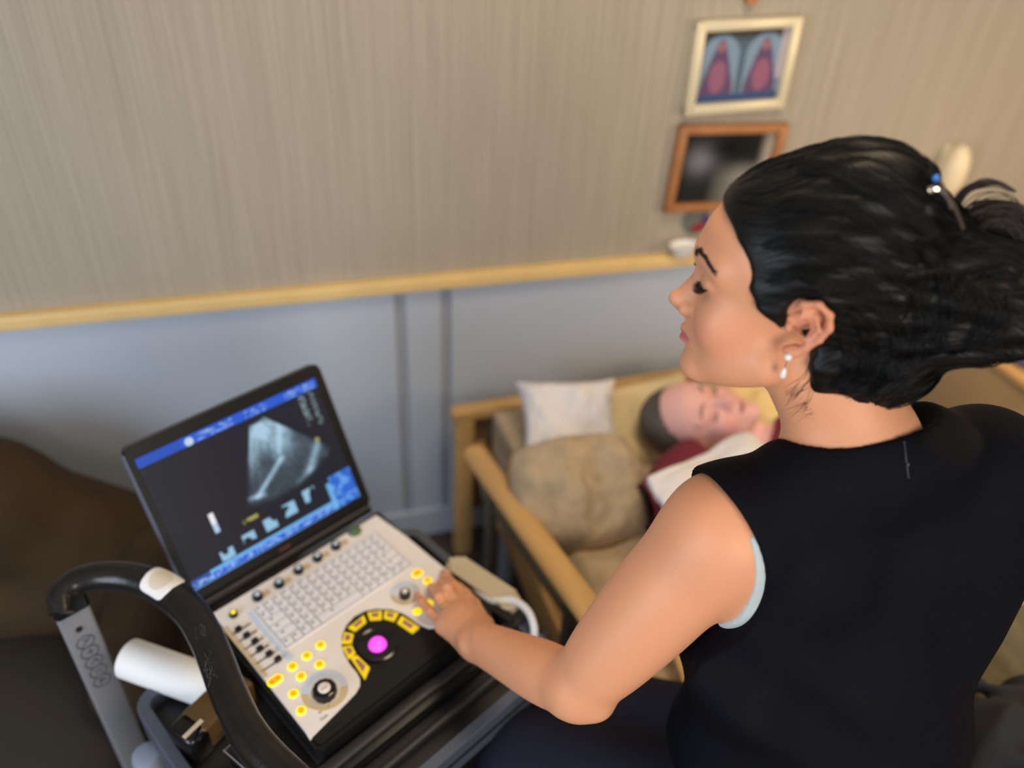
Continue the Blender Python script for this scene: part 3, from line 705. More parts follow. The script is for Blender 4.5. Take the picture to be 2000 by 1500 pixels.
for q in arc:
    P = [uv(*p) for p in q]; cx = sum(p[0] for p in P) / 4; cy = sum(p[1] for p in P) / 4
    P = [(cx + (x - cx) * .96, cy + (y - cy) * .96) for x, y in P]; A2 = sum(P[i][0] * P[(i + 1) % 4][1] - P[(i + 1) % 4][0] * P[i][1] for i in range(4))
    if A2 < 0: P = P[::-1]
    bm = bmesh.new(); prism(bm, P, -.003, .0012, CF, .0008); b = bobj('lit_key', bm, M['arckey'], mach)
    P2 = [(cx + (x - cx) * .55, cy + (y - cy) * .55) for x, y in P]
    bm = bmesh.new(); prism(bm, P2, .0011, .0015, CF); bobj('legend', bm, M['mauve'], b)
# ---------------- screen
tilt = math.radians(28.4); back = -F_
d_up = Zu * math.cos(tilt) + back * math.sin(tilt)          # along the screen, upwards
nrm = U.cross(d_up); nrm = nrm if nrm.dot(F_) > 0 else -nrm    # faces the operator
SO = V(O) + U * (-.0156) + back * .026 + Zu * .005
SF = frame(SO, U, d_up, U.cross(d_up))
SW, SH = .3643, .2947
def spx(px, py, dz=0):
    n = U.cross(d_up); p = SF.inverted() @ V(at_plane(px, py, SO + n * dz, n)); return p.x, p.y
def rrect(x0, y0, x1, y1, r, n=6):
    o = []
    for cx, cy, a in ((x1 - r, y0 + r, -90), (x1 - r, y1 - r, 0), (x0 + r, y1 - r, 90), (x0 + r, y0 + r, 180)):
        for k in range(n + 1): t = math.radians(a + 90 * k / n); o.append((cx + r * math.cos(t), cy + r * math.sin(t)))
    return o
sgn = 1 if U.cross(d_up).dot(F_) > 0 else -1
bm = bmesh.new(); prism(bm, rrect(0, 0, SW, SH, .012), -.022 * sgn, 0, SF, .002 if sgn > 0 else 0); bobj('screen_housing', bm, M['blackplastic'], mach)
bm = bmesh.new(); tube(bm, [SO + U * .01 - d_up * .004, SO + U * (SW - .01) - d_up * .004], .011, 16); bobj('hinge', bm, M['blackplastic'], mach)
bm = bmesh.new(); tube(bm, [SF @ V((-.001, .02, -.010)), SF @ V((-.001, SH - .012, -.010))], .0055, 8); bobj('side_trim', bm, M['traygrey'], mach)
q = [spx(265, 893), spx(620, 738), spx(696, 968), spx(378, 1160)]
dx0 = (q[0][0] + q[3][0]) / 2; dx1 = (q[1][0] + q[2][0]) / 2; dy0 = (q[2][1] + q[3][1]) / 2; dy1 = (q[0][1] + q[1][1]) / 2
nx, ny = 340, 250
u, v = np.meshgrid(np.linspace(0, 1, nx + 1), np.linspace(0, 1, ny + 1))
def n2(a, b, s, seed):       # cheap value noise
    r = np.random.default_rng(seed); g = r.random((64, 64)); x = (a * s) % 63; y = (b * s) % 63; i = x.astype(int); j = y.astype(int); fx = x - i; fy = y - j
    fx = fx * fx * (3 - 2 * fx); fy = fy * fy * (3 - 2 * fy)
    return g[i, j] * (1 - fx) * (1 - fy) + g[i + 1, j] * fx * (1 - fy) + g[i, j + 1] * (1 - fx) * fy + g[i + 1, j + 1] * fx * fy
c = np.zeros(u.shape + (3,)); c[:] = s2l((27, 29, 38))
def put(mask, rgb, a=1.0): mask = np.asarray(mask, float)[..., None] * a; global c; c = c * (1 - mask) + np.array(s2l(rgb)) * mask
put(v > .93, (38, 88, 205)); put((v > .93) & (u < .22), (32, 78, 185))
hdr = (v > .937) & (v < .988) & (((u > .30) & (u < .50)) | ((u > .57) & (u < .70)) | ((u > .80) & (u < .98)))
put(hdr & (n2(u, v * 3, 55, 1) > .45) & (((v > .962) | (v < .952))), (150, 185, 235), .8)
put(((u - .262) / .022) ** 2 + ((v - .958) / .03) ** 2 < 1, (190, 210, 230))
# sector picture
ax, ay = .600, .985; ar = SW / SH; X = (u - ax) * ar * 1.0; Y = (ay - v); rr = np.sqrt(X * X + Y * Y); th = np.degrees(np.arctan2(X, Y))
sec = (rr > .10) & (rr < .70) & (th > -23) & (th < 40)
g = np.zeros_like(u)
g += 1.05 * np.exp(-((rr - .16) / .07) ** 2) * np.clip(1 - np.abs(th - 4) / 34, 0.25, 1)
g += .55 * np.exp(-((rr - .30) / .14) ** 2)
g += .16
g *= .75 + .5 * n2(th / 60 + 1, rr * .7, 40, 3) + .2 * n2(th / 60 + 1, rr, 12, 4)
def stroke(p0, p1, wdt, amp):
    p0 = np.array(p0); p1 = np.array(p1); d = p1 - p0; t = np.clip(((u - p0[0]) * d[0] + (v - p0[1]) * d[1]) / (d @ d), 0, 1)
    return amp * np.exp(-((((u - p0[0] - t * d[0]) ** 2 + (v - p0[1] - t * d[1]) ** 2)) / wdt ** 2))
g += stroke((.47, .385), (.66, .56), .016, .75) + stroke((.42, .40), (.50, .375), .016, .5)
g += stroke((.66, .60), (.72, .80), .013, .40) + stroke((.72, .80), (.78, .84), .012, .25)
g += stroke((.78, .38), (.90, .56), .026, .55) + stroke((.70, .33), (.80, .38), .02, .25)
g *= 1 - .65 * np.exp(-(((u - .58) / .055) ** 2 + ((v - .60) / .10) ** 2)); g *= 1 - .55 * np.exp(-(((u - .79) / .04) ** 2 + ((v - .66) / .07) ** 2))
edge = np.clip((th + 23) / 4, 0, 1) * np.clip((40 - th) / 3, 0, 1) * np.clip((.70 - rr) / .05, 0, 1) * np.clip((rr - .10) / .02, 0, 1)
g = np.clip(g, 0, 1) * edge
tint = np.array(s2l((170, 205, 226))); c = c + (g ** 1.5)[..., None] * tint * .95
# right hand text columns, marks, gauge, thumbnails
put((n2(u, v * 2, 60, 8) > .5) & (v > .66) & (v < .92) & (((u > .87) & (u < .905)) | ((u > .93) & (u < .96))), (135, 158, 160), .7)
put(((u - .885) / .014) ** 2 + ((v - .56) / .022) ** 2 < 1, (150, 155, 95)); put(((u - .90) / .012) ** 2 + ((v - .43) / .02) ** 2 < 1, (70, 72, 76))
gg = (np.abs(u - .215 - (.0)) < .013) & (v > .29) & (v < .44); put(gg, (235, 235, 240)); put(gg & (v < .36), (140, 190, 225), .7)
put((u > .345) & (u < .43) & (np.abs(v - .265) < .014) & (n2(u, v, 60, 9) > .25), (165, 160, 80))
for k, (a0, b0) in enumerate([(.215, .105), (.345, .135), (.475, .16), (.60, .185), (.73, .21)]):
    put((np.abs(u - a0) < .036) & (np.abs(v - b0) < .048) & (n2(u + k, v * 1.2, 24, 20 + k) > .38), (150, 195, 225), .95)
put(v < .052, (40, 92, 208)); put((v > .052) & (v < .074) & (u > .10), (110, 180, 240)); put((v < .07) & (u < .10), (45, 85, 170))
put((v < .048) & (v > .012) & (n2(u * 1.4, v * 2, 60, 11) > .62), (160, 200, 245), .9); put((v < .006), (110, 170, 235))
put((u > .86) & (v < .26), (45, 100, 205)); put((u > .86) & (v < .255) & (n2(u, v, 45, 12) > .55), (110, 175, 235), .7); put((u > .835) & (u < .862) & (v < .22), (110, 180, 235), .9)
put((u > .02) & (v > 0) & (u < .6) & (v > .0) & (v < .0), (0, 0, 0))
zf = .0012 * sgn
grid_mesh('display', lambda a, b: SF @ V((dx0 + a * (dx1 - dx0), dy0 + b * (dy1 - dy0), zf)), nx, ny, M['screen'], mach, c.reshape(-1, 3), smooth=False)
x, y = spx(556, 1070); bm = bmesh.new(); box(bm, (x, y, zf * .5), (.022, .004, .001), 0, SF); bobj('maker_mark', bm, mat('dim red print', (96, 48, 36), .5), mach)

# ================================================================ CART
TZ = .665
cart = empty('equipment_cart', tuple(CF @ V((.17, -.2, -ZC))), 'dark equipment cart with black grip handle and aluminium upright carrying the machine', 'cart')
TM = frame((O[0], O[1], TZ), U, -F_, Zu)
t1 = TM.inverted() @ V(at_z(276, 1368, TZ + .035)); lx = t1.x - .014
ty1 = (TM.inverted() @ V(at_z(285, 1346, TZ + .038))).y
bm = bmesh.new(); prism(bm, rrect(lx, -.44, .405, ty1, .035), 0, .010, TM, .002); tr = bobj('tray', bm, M['traydark'], cart)
def rim(x0, y0, x1, y1, r, wd, z0, z1):
    a = rrect(x0, y0, x1, y1, r, 8); b = rrect(x0 + wd, y0 + wd, x1 - wd, y1 - wd, max(r - wd, .003), 8); n = len(a); bm = bmesh.new()
    L4 = [[bm.verts.new(TM @ V((x, y, z))) for x, y in P] for P, z in ((a, z0), (a, z1 - .002), (rrect(x0 + .002, y0 + .002, x1 - .002, y1 - .002, r - .002, 8), z1), (rrect(x0 + wd - .002, y0 + wd - .002, x1 - wd + .002, y1 - wd + .002, max(r - wd, .003), 8), z1), (b, z1 - .002), (b, z0))]
    for k in range(6):
        A_, B_ = L4[k], L4[(k + 1) % 6]
        for i in range(n): bm.faces.new((A_[i], A_[(i + 1) % n], B_[(i + 1) % n], B_[i]))
    return bm
bobj('tray_rim', rim(lx, -.44, .405, ty1, .035, .019, -.024, .038), M['traygrey'], cart)
bm = bmesh.new(); box(bm, (.17, ty1 - .17, .027), (.34, .32, .024), .006, TM); bobj('machine_support', bm, M['blackplastic'], cart)
for i, (yy, zz, wd) in enumerate(((-.335, .045, .020), (-.385, .030, .012))):
    bm = bmesh.new(); box(bm, (.20, yy, zz), (.44, wd, .012), .004, TM, 3); bobj('front_ridge', bm, M['traydark'], cart)
bm = bmesh.new(); box(bm, (.17, -.40, -.07), (.50, .07, .12), .02, TM, 3); bobj('front_panel', bm, M['blackplastic'], cart)
bm = bmesh.new(); prism(bm, rrect(.02, -.36, .33, ty1 - .03, .04), -.55, -.012, TM); bobj('cabinet', bm, M['traydark'], cart)
bm = bmesh.new(); prism(bm, rrect(-.03, -.42, .40, .06, .05), -.60, -.55, TM, .008); bobj('foot_plate', bm, M['traydark'], cart)
for sx in (.02, .35):
    for sy in (-.37, .0):
        bm = bmesh.new(); cyl(bm, (0, 0, 0), .032, .022, 20, mx=TM @ Matrix.Translation((sx, sy, -TZ + .032)) @ Matrix.Rotation(math.pi / 2, 4, 'Y')); wh = bobj('caster', bm, M['rubber'], cart)
        bm = bmesh.new(); box(bm, (sx, sy, -TZ + .055), (.03, .03, .03), .004, TM); bobj('fork', bm, M['alu'], wh)
# grip handle
HZ = .87
hp = [at_z(a, b, HZ) for a, b in [(113, 1182), (120, 1154), (152, 1133), (205, 1123), (262, 1128), (320, 1151), (370, 1192), (402, 1243), (425, 1297), (446, 1352), (484, 1430), (545, 1502), (650, 1590)]]
hp[0][2] -= .02; hp[1][2] -= .004
path = catmull(hp, 8); nP = len(path); hr = [.0178 + .007 * min(1, i / 44) for i in range(nP)]
bm = bmesh.new(); tube(bm, path, hr, 22, (1.0, .85)); hd = bobj('grip_handle', bm, M['handle'], cart)
# seam line and scuffs
bm = bmesh.new(); tube(bm, [V(p) + V((0, 0, -.006)) for p in path[6:]], [r * 1.003 for r in hr[6:]], 22, (1.0, .04)); bobj('grip_seam', bm, M['rubber'], hd)
# white push plate on the grip
i0 = min(range(nP), key=lambda i: np.linalg.norm(path[i] - at_z(322, 1153, HZ)))
PA_ = np.array(path); SL = np.concatenate([[0], np.cumsum(np.linalg.norm(np.diff(PA_, axis=0), axis=1))]); s0 = SL[i0]
def on_grip(s_, deg, lift):
    p = V([np.interp(s0 + s_, SL, PA_[:, k]) for k in range(3)]); d = V([np.interp(s0 + s_ + .004, SL, PA_[:, k]) - np.interp(s0 + s_ - .004, SL, PA_[:, k]) for k in range(3)]).normalized()
    r = np.interp(s0 + s_, SL, hr) + lift; sd = d.cross(Zu).normalized(); a = math.radians(deg); return p + (sd * math.sin(a) + Zu * math.cos(a) * .85) * r
def plate(L_, hw, pw, lift, tilt=0):
    bm = bmesh.new(); rows = []
    for a in range(17):
        u_ = math.sin(math.pi / 2 * (a / 8 - 1)); w_ = hw * max(0, 1 - abs(u_) ** pw) ** (1 / pw) + .5
        rows.append([bm.verts.new(on_grip(u_ * L_ / 2 + tilt * t, t * w_, lift)) for t in np.linspace(-1, 1, 17)])
    for A_, B_ in zip(rows, rows[1:]):
        for k in range(16): bm.faces.new((A_[k], A_[k + 1], B_[k + 1], B_[k]))
    return bm
hb = bobj('release_button', plate(.054, 62, 5, .0022), M['whiteplastic'], hd, ang=180); mo = hb.modifiers.new('s', 'SOLIDIFY'); mo.thickness = .003; mo.offset = 0
bobj('thumb_pad', plate(.034, 36, 2.2, .0048), mat('ivory thumb pad', (218, 208, 196), .5), hb, ang=180)
# scuff marks
def scuff(i, t0, ln, seed):
    bm = bmesh.new(); r_ = random.Random(seed)
    for k in range(7):
        j = i + r_.randint(-2, 2); a0 = math.radians(t0 + r_.uniform(-16, 16)); pts = []
        for s_ in range(5):
            jj = min(nP - 2, j + int(s_ * ln)); d = (V(path[jj + 1]) - V(path[jj - 1])).normalized(); sd_ = d.cross(Zu).normalized(); a = a0 + s_ * r_.uniform(-.12, .12)
            pts.append(V(path[jj]) + (sd_ * math.sin(a) + Zu * math.cos(a) * .85) * (hr[jj] + .0001))
        tube(bm, pts, r_.uniform(.0002, .0005), 5)
    bobj('scuff_mark', bm, mat('grey scuffed rubber', (70, 66, 60), .7), hd)
scuff(i0 + 16, 5, .8, 1); scuff(i0 + 24, 25, 1, 2)
# aluminium upright under the left end of the grip
b0 = at_z(139, 1186, HZ - .03); xd = V((b0[0], b0[1], 0)).normalized(); wx = xd.cross(Zu).normalized(); wx = (wx * .90 + xd * .1).normalized(); fn_ = wx.cross(Zu).normalized()
if fn_.dot(xd) > 0: fn_ = -fn_
UF = frame(V(b0), wx, Zu, wx.cross(Zu)); sU = 1 if wx.cross(Zu).dot(xd) < 0 else -1
bm = bmesh.new(); box(bm, (0, -.36, -.008 * sU), (.050, .70, .016), .005, UF, 3); ub = bobj('upright', bm, M['alu'], cart)
bm = bmesh.new(); box(bm, (0, .005, -.008 * sU), (.053, .046, .022), .007, UF, 3); bobj('upright_collar', bm, M['blackplastic'], ub)
bm = bmesh.new(); cyl(bm, (-.002, -.052, .0005 * sU), .0052, .003, 20, mx=UF); bobj('screw', bm, M['rubber'], ub)
for k in range(5):
    yy = -.086 - k * .0262; bm = bmesh.new(); r_ = .0135
    ringp = [UF @ V((-.001 + r_ * math.cos(t), yy + r_ * math.sin(t), .0003 * sU)) for t in np.linspace(0, 2 * math.pi, 33)]
    tube(bm, ringp, .0009, 5, cap=False)
    segs = {0: [((-.009, -.009), (.009, .009)), ((-.004, .006), (.005, .002))], 1: [((-.006, 0), (.006, 0)), ((0, -.006), (0, .007))], 2: [((-.006, -.004), (.002, .006)), ((.002, .006), (.006, -.004))], 3: [((-.006, .003), (.006, .003)), ((-.006, -.003), (.006, -.003))], 4: [((-.004, -.006), (-.004, .006)), ((-.004, .005), (.005, .001)), ((.005, .001), (-.004, -.001))]}[k]
    for (a, b), (c_, d_) in segs: tube(bm, [UF @ V((a, yy + b, .0003 * sU)), UF @ V((c_, yy + d_, .0003 * sU))], .0009, 5)
    bobj('engraved_symbol', bm, M['engrave'], ub)
bm = bmesh.new(); a = V(at_z(272, 1478, .62)); lathe(bm, [(.024, -.45), (.024, -.012), (.021, -.003), (.014, 0), (.0, .0)], 28, Matrix.Translation(a + V((.012, -.004, .012)))); bobj('column_sleeve', bm, mat('pale blue grey plastic', (140, 148, 168), .3), cart)
br = bmesh.new(); box(br, (0, 0, 0), (.07, .03, .03), .004, frame(V((b0[0], b0[1], TZ)) * .5 + V(TM @ V((lx, .02, 0))) * .5 - V((0, 0, .34)), U, -F_, Zu)); bobj('bracket', br, M['traydark'], cart)

# ---- things on the cart
ra = at_z(250, 1285, .708); rb = at_z(438, 1352, .708); dr = V(rb - ra).normalized()
bm = bmesh.new(); RX = dr; RZ_ = V((0, 0, 1)); RY = RZ_.cross(RX).normalized(); RZ_ = RX.cross(RY)
L_ = (V(rb) - V(ra)).length
lathe(bm, [(.012, 0), (.0305, .0), (.0325, .002), (.0325, L_ - .002), (.0305, L_), (.012, L_)], 40, frame(V(ra), RY, RZ_, RX)); lathe(bm, [(.012, 0), (.012, L_)], 24, frame(V(ra), RY, RZ_, RX))
tag(bobj('paper_roll', bm, M['paper']), 'white cylindrical paper roll lying on the cart left of the machine', 'paper roll')
bx = empty('printer_box', tuple(at_z(380, 1370, .70)), 'glossy smoky brown and black box with a pale strip beside the paper roll', 'box')
pa, pb, pc = V(at_z(340, 1402, .745)), V(at_z(408, 1338, .745)), V(at_z(375, 1425, .745)); ex = (pb - pa).normalized(); ey = Zu.cross(ex).normalized()
BF = frame((pa + pb) / 2 - ey * .026, ex, ey, Zu)
bm = bmesh.new(); box(bm, (.026, 0, -.030), (.100, .052, .056), .005, BF, 3); bobj('smoked_lid', bm, M['brownglass'], bx)
bm = bmesh.new(); box(bm, (-.030, 0, -.035), (.040, .054, .066), .010, BF, 3); bobj('body', bm, M['blackgloss'], bx)
bm = bmesh.new(); box(bm, (-.029, -.010, -.0015), (.034, .007, .002), .0005, BF, 1); bobj('pale_strip', bm, mat('pale strip', (232, 208, 180), .5), bx)
q = V(at_z(470, 1500, .715)); t = empty('chrome_edged_case', tuple(q), 'black case with a polished metal edge standing in the cart tray at bottom', 'case')
e0 = V(at_z(436, 1466, .72)); e1 = V(at_z(475, 1500, .72)); ex = (e1 - e0).normalized(); ey = Zu.cross(ex).normalized()
QF = frame(e0, ex, ey, Zu)
bm = bmesh.new(); box(bm, (.05, .028, -.022), (.098, .050, .042), .004, QF); bobj('body', bm, M['blackgloss'], t)
bm = bmesh.new(); box(bm, (.05, .0015, -.006), (.100, .003, .012), .001, QF, 1); box(bm, (.0, .022, -.001), (.003, .044, .003), .001, QF, 1); bobj('metal_edge', bm, M['chrome'], t)

# ---- probe holder pad and cable on the right of the machine
pf = V(at_z(935, 1135, .735)); t = empty('probe_holder', tuple(pf), 'beige padded probe holder beside the right edge of the machine', 'probe holder')
e0 = V(at_z(878, 1090, .735)); e1 = V(at_z(1010, 1178, .735)); ex = (e1 - e0).normalized(); ey = Zu.cross(ex).normalized(); L_ = (e1 - e0).length
PF = frame((e0 + e1) / 2, ex, ey, Zu)
bm = bmesh.new(); prism(bm, rrect(-L_ / 2, -.021, L_ / 2, .021, .018, 8), -.024, 0, PF, .006); bobj('pad', bm, M['beigeplastic'], t)
bm = bmesh.new(); prism(bm, rrect(-L_ / 2 + .01, -.035, L_ / 2 + .015, -.019, .006), -.05, -.008, PF, .004); bobj('bracket', bm, M['blackplastic'], t)
cp = [at_z(a, b, z) for a, b, z in [(925, 1150, .722), (960, 1172, .728), (1000, 1172, .735), (1028, 1190, .735), (1042, 1220, .725), (1044, 1255, .69)]] + [at_z(1048, 1262, .69) + [.01, .0, -.12], at_z(1048, 1262, .69) + [.0, -.02, -.30]]
bm = bmesh.new(); tube(bm, catmull(cp, 8), .0068, 12); tag(bobj('probe_cable', bm, M['whitecable']), 'white probe cable curving down beside the beige holder', 'cable')
bm = bmesh.new(); t2 = frame(V(at_z(985, 1225, .70)), U, -F_, Zu); box(bm, (0, 0, -.03), (.10, .12, .06), .01, t2); tag(bobj('gel_warmer', bm, M['blackplastic']), 'black box on the cart beneath the woman\'s wrist', 'box')
# ================================================================ PEOPLE
def head_clay(c, R, o, s=1.0):
    """head in its own frame: x forward, y left, z up, origin between the ears"""
    c.setframe(np.array(R) * 1.0, o); e = c.ell; q = c.cone
    def P(*a): return np.array(a) * s
    e(P(-.008, 0, .045), P(.093, .075, .088), .02)
    e(P(.034, 0, .055), P(.060, .064, .056), .03)
    e(P(.046, 0, -.025), P(.046, .055, .070), .03)
    e(P(.030, 0, -.052), P(.046, .048, .040), .03)
    for y in (1, -1):
        q(P(.070, .006 * y, -.086), P(.012, .047 * y, -.058), .017 * s, .018 * s, .025)
        e(P(.066, .036 * y, -.020), P(.022, .022, .026), .022)
        q(P(.088, .008 * y, .043), P(.072, .046 * y, .040), .009 * s, .009 * s, .018)
        e(P(.100, .031 * y, .021), P(.016, .017, .012), .012, 's')
    for y in (1, -1):
        e(P(.0785, .031 * y, .0225), P(.0125, .0150, .0110), .005)
        q(P(.0895, .017 * y, .0250), P(.0845, .0400 * y, .0240), .0028 * s, .0022 * s, .006)   # upper lid fold
    q(P(.088, 0, .020), P(.106, 0, -.010), .0075 * s, .0085 * s, .010)
    e(P(.092, 0, -.012), P(.016, .0130, .020), .012)
    e(P(.1115, 0, -.0135), P(.0105, .0105, .0090), .006)
    for y in (1, -1):
        e(P(.0980, .0132 * y, -.0200), P(.0120, .0064, .0086), .005)
    q(P(.108, 0, -.022), P(.096, 0, -.031), .0050 * s, .006 * s, .006)
    e(P(.080, 0, -.050), P(.0175, .026, .022), .012)
    for y in (1, -1):
        q(P(.0985, .002 * y, -.0475), P(.083, .023 * y, -.0535), .0048 * s, .0028 * s, .004)
        q(P(.0970, .000 * y, -.0585), P(.083, .021 * y, -.0550), .0055 * s, .0030 * s, .004)
        q(P(.1050, .000 * y, -.0530), P(.0865, .0245 * y, -.0540), .0011 * s, .0010 * s, .0025, 's')
    e(P(.082, 0, -.090), P(.0150, .018, .0150), .012)
    # ears
    for y in (1, -1):
        a = P(-.002, .066 * y, .004)
        q(P(-.006, .064 * y, .012), P(-.022, .078 * y, .018), .010 * s, .006 * s, .008, n=(.35, y, 0), fl=1.5)
        rim = [(.002, .071, .018), (-.006, .080, .031), (-.019, .086, .035), (-.031, .0885, .026), (-.034, .088, .012), (-.028, .084, -.003), (-.019, .079, -.015), (-.010, .075, -.024), (-.002, .072, -.024)]
        rim = [(x, yy * y, z) for x, yy, z in rim]
        c.chain([P(*p) for p in rim], [.0032 * s, .0035 * s, .0036 * s, .0036 * s, .0036 * s, .0036 * s, .004 * s, .0058 * s, .0050 * s], .003)
        e(P(-.018, .0790 * y, .012), P(.0165, .0030, .021), .004, R=[[.94, -.34 * y, 0], [.34 * y, .94, 0], [0, 0, 1]])
        c.chain([P(-.008, .0775 * y, .022), P(-.020, .0835 * y, .021), P(-.025, .084 * y, .008), P(-.018, .080 * y, -.006)], [.0022 * s] * 4, .003)
        e(P(-.011, .0820 * y, .005), P(.0085, .0055, .0105), .004, 's')
        e(P(.001, .0705 * y, .001), P(.0045, .0042, .006), .003)
        e(P(-.008, .0735 * y, -.023), P(.0065, .0042, .0075), .004)
    c.setframe()
def smooth(x): x = np.clip(x, 0, 1); return x * x * (3 - 2 * x)
def skin_tone(v, base, R, o, lip, cheek, s=1.0):
    L = (v - o) @ np.array(R) / s; n = len(v); c = np.tile(np.array(s2l(base)), (n, 1)); x, y, z = L.T
    face = (x > .03) & (np.abs(y) < .08) & (np.abs(z) < .14)
    def mix(w, rgb):
        nonlocal c; w = w[:, None]; c = c * (1 - w) + np.array(s2l(rgb)) * w
    w = np.where(face, smooth(1.6 - np.sqrt(((np.abs(y)) / .020) ** 2 + ((z + .0535 + .0004) / .0075) ** 2) * 1.3) * (x > .080), 0); mix(w, lip)
    w = np.where(face, .45 * np.exp(-(((np.abs(y) - .045) / .022) ** 2 + ((z + .03) / .022) ** 2)), 0); mix(w, cheek)
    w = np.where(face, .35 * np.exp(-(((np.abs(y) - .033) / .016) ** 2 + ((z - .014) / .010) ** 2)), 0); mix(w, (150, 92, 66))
    w = np.where((x < .01) & (x > -.05) & (np.abs(y) > .066) & (np.abs(z) < .05), .35, 0); mix(w, (214, 120, 96))
    return c

# ---------------------------------------------------------------- seated woman
HR = np.array([[-.8597, .5101, -.0282], [-.5099, -.8533, .1087], [.0314, .1078, .9937]]).T      # columns: forward, left, up
HO = np.array([.5325, .6241, 1.4617])
H = lambda x, y, z: HO + HR @ np.array([x, y, z])
mid_n = HR[:, 1]
def hpx(px, py, y=0.0):          # pixel onto the head's sagittal slice at lateral offset y, in head coordinates
    p = at_plane(px, py, HO + mid_n * y, mid_n); return HR.T @ (p - HO)
SHL = np.array([.470, .548, 1.200]); SHR = np.array([.805, .525, 1.238]); ELB = at_d(1128, 1345, 1.075); WRI = at_z(930, 1250, .822)
PELV = np.array([.650, .370, .70])
woman = empty('person', (.62, .42, .60), 'seated woman in sleeveless navy top seen from behind, black hair clipped up, hand on machine', 'person')
c = Clay()
# torso
def torso(c):
    c.ell((.648, .548, 1.10), (.165, .105, .19), .02)
    c.ell((.560, .500, 1.12), (.080, .060, .10), .04); c.ell((.730, .485, 1.14), (.080, .060, .10), .04)
    c.cone((.618, .535, 1.298), SHL + [.02, 0, .008], .050, .048, .04); c.cone((.650, .530, 1.298), SHR + [-.02, 0, .012], .050, .048, .04); c.ell((.636, .535, 1.262), (.115, .055, .080), .04)
    c.ell((.655, .480, .92), (.150, .115, .18), .06)
    c.ell(PELV + [0, .02, 0], (.185, .145, .13), .06)
torso(c)
c.cone((.640, .545, 1.265), H(-.030, 0, -.055), .060, .052, .03)
c.cone((.650, .520, 1.255), H(-.060, 0, -.04), .045, .040, .03)
head_clay(c, HR, HO)
# arms
def arm(c, S_, E_, W_, sc=1.0):
    S_, E_, W_ = map(np.array, (S_, E_, W_)); up_ = np.array([0, 0, 1.])
    c.ell(S_ + [0, 0, -.005], np.array([.060, .056, .060]) * sc, .04)
    m1 = S_ * .62 + E_ * .38; m2 = S_ * .25 + E_ * .75
    c.limb([S_, m1, m2, E_], [.062 * sc, .062 * sc, .053 * sc, .038 * sc], .04)
    m = E_ * .70 + W_ * .30; m3 = E_ * .3 + W_ * .7
    c.limb([E_, m, m3, W_], [.038 * sc, .0420 * sc, .0350 * sc, .0295 * sc], .02)
arm(c, SHL, ELB, WRI, 1.0)
fw = WRI - ELB; fw /= np.linalg.norm(fw); c.cone(ELB, ELB - fw * .036 + [.006, -.004, -.020], .024, .0090, .03)
c.ell(WRI + [-.020, -.012, .014], (.010, .012, .008), .016)     # wrist bone
def hand(c, W_, K, fing, thumb, palm_n, sc=1.0, rad=None):
    rad = rad or dict(idx=(.0098, .0088, .0080, .0068), mid=(.0100, .0090, .0082, .0070), ring=(.0094, .0086, .0078, .0066), pinky=(.0086, .0076, .0068, .0058))
    for k, P in fing.items():
        P = [np.array(p) for p in P]; r = np.array(rad[k]) * sc
        base = W_ * .55 + P[0] * .45
        c.cone(base, P[0], .0150 * sc, .0125 * sc, .016, n=palm_n, fl=1.15)      # metacarpal
        c.ell(P[0] + np.array(palm_n) * .002, np.array([.0120, .0120, .0105]) * sc, .010)
        for i in range(3): c.cone(P[i], P[i + 1], r[i], r[i + 1], .0022 if i == 0 else .003)
        for i in (1, 2): c.ell(P[i] + np.array(palm_n) * .001, np.array([1, 1, 1]) * r[i] * 1.04, .002)
        # extensor tendon
        c.cone(W_ * .7 + P[0] * .3 + np.array(palm_n) * .0175 * sc, P[0] + np.array(palm_n) * .0110 * sc, .0020, .0032, .005)
    cen = sum(np.array(P[0]) for P in fing.values()) / 4
    c.cone(W_, W_ * .45 + cen * .55, .0245 * sc, .030 * sc, .02, n=palm_n, fl=1.5)
    T = [np.array(p) for p in thumb]; c.cone(W_ * .85 + T[0] * .15, T[0], .017 * sc, .0145 * sc, .018)
    c.cone(T[0], T[1], .0125 * sc, .0110 * sc, .006); c.cone(T[1], T[2], .0108 * sc, .0100 * sc, .004); c.cone(T[2], T[3], .0098 * sc, .0078 * sc, .004)
FG = {'pinky': [(866, 1222, .804), (842, 1196, .793), (826, 1176, .779), (815, 1163, .7575)],
      'ring': [(880, 1204, .809), (858, 1166, .815), (848, 1150, .795), (842, 1146, .7575)],
      'mid': [(896, 1190, .812), (874, 1150, .817), (864, 1140, .795), (858, 1142, .7575)],
      'idx': [(914, 1176, .810), (886, 1144, .804), (873, 1128, .783), (866, 1120, .7575)]}
FG = {k: [at_z(*p) for p in v] for k, v in FG.items()}
TH = [at_z(*p) for p in [(948, 1222, .800), (925, 1180, .781), (908, 1160, .773), (896, 1146, .7605)]]
hand(c, WRI, None, FG, TH, (-.12, -.25, .96))
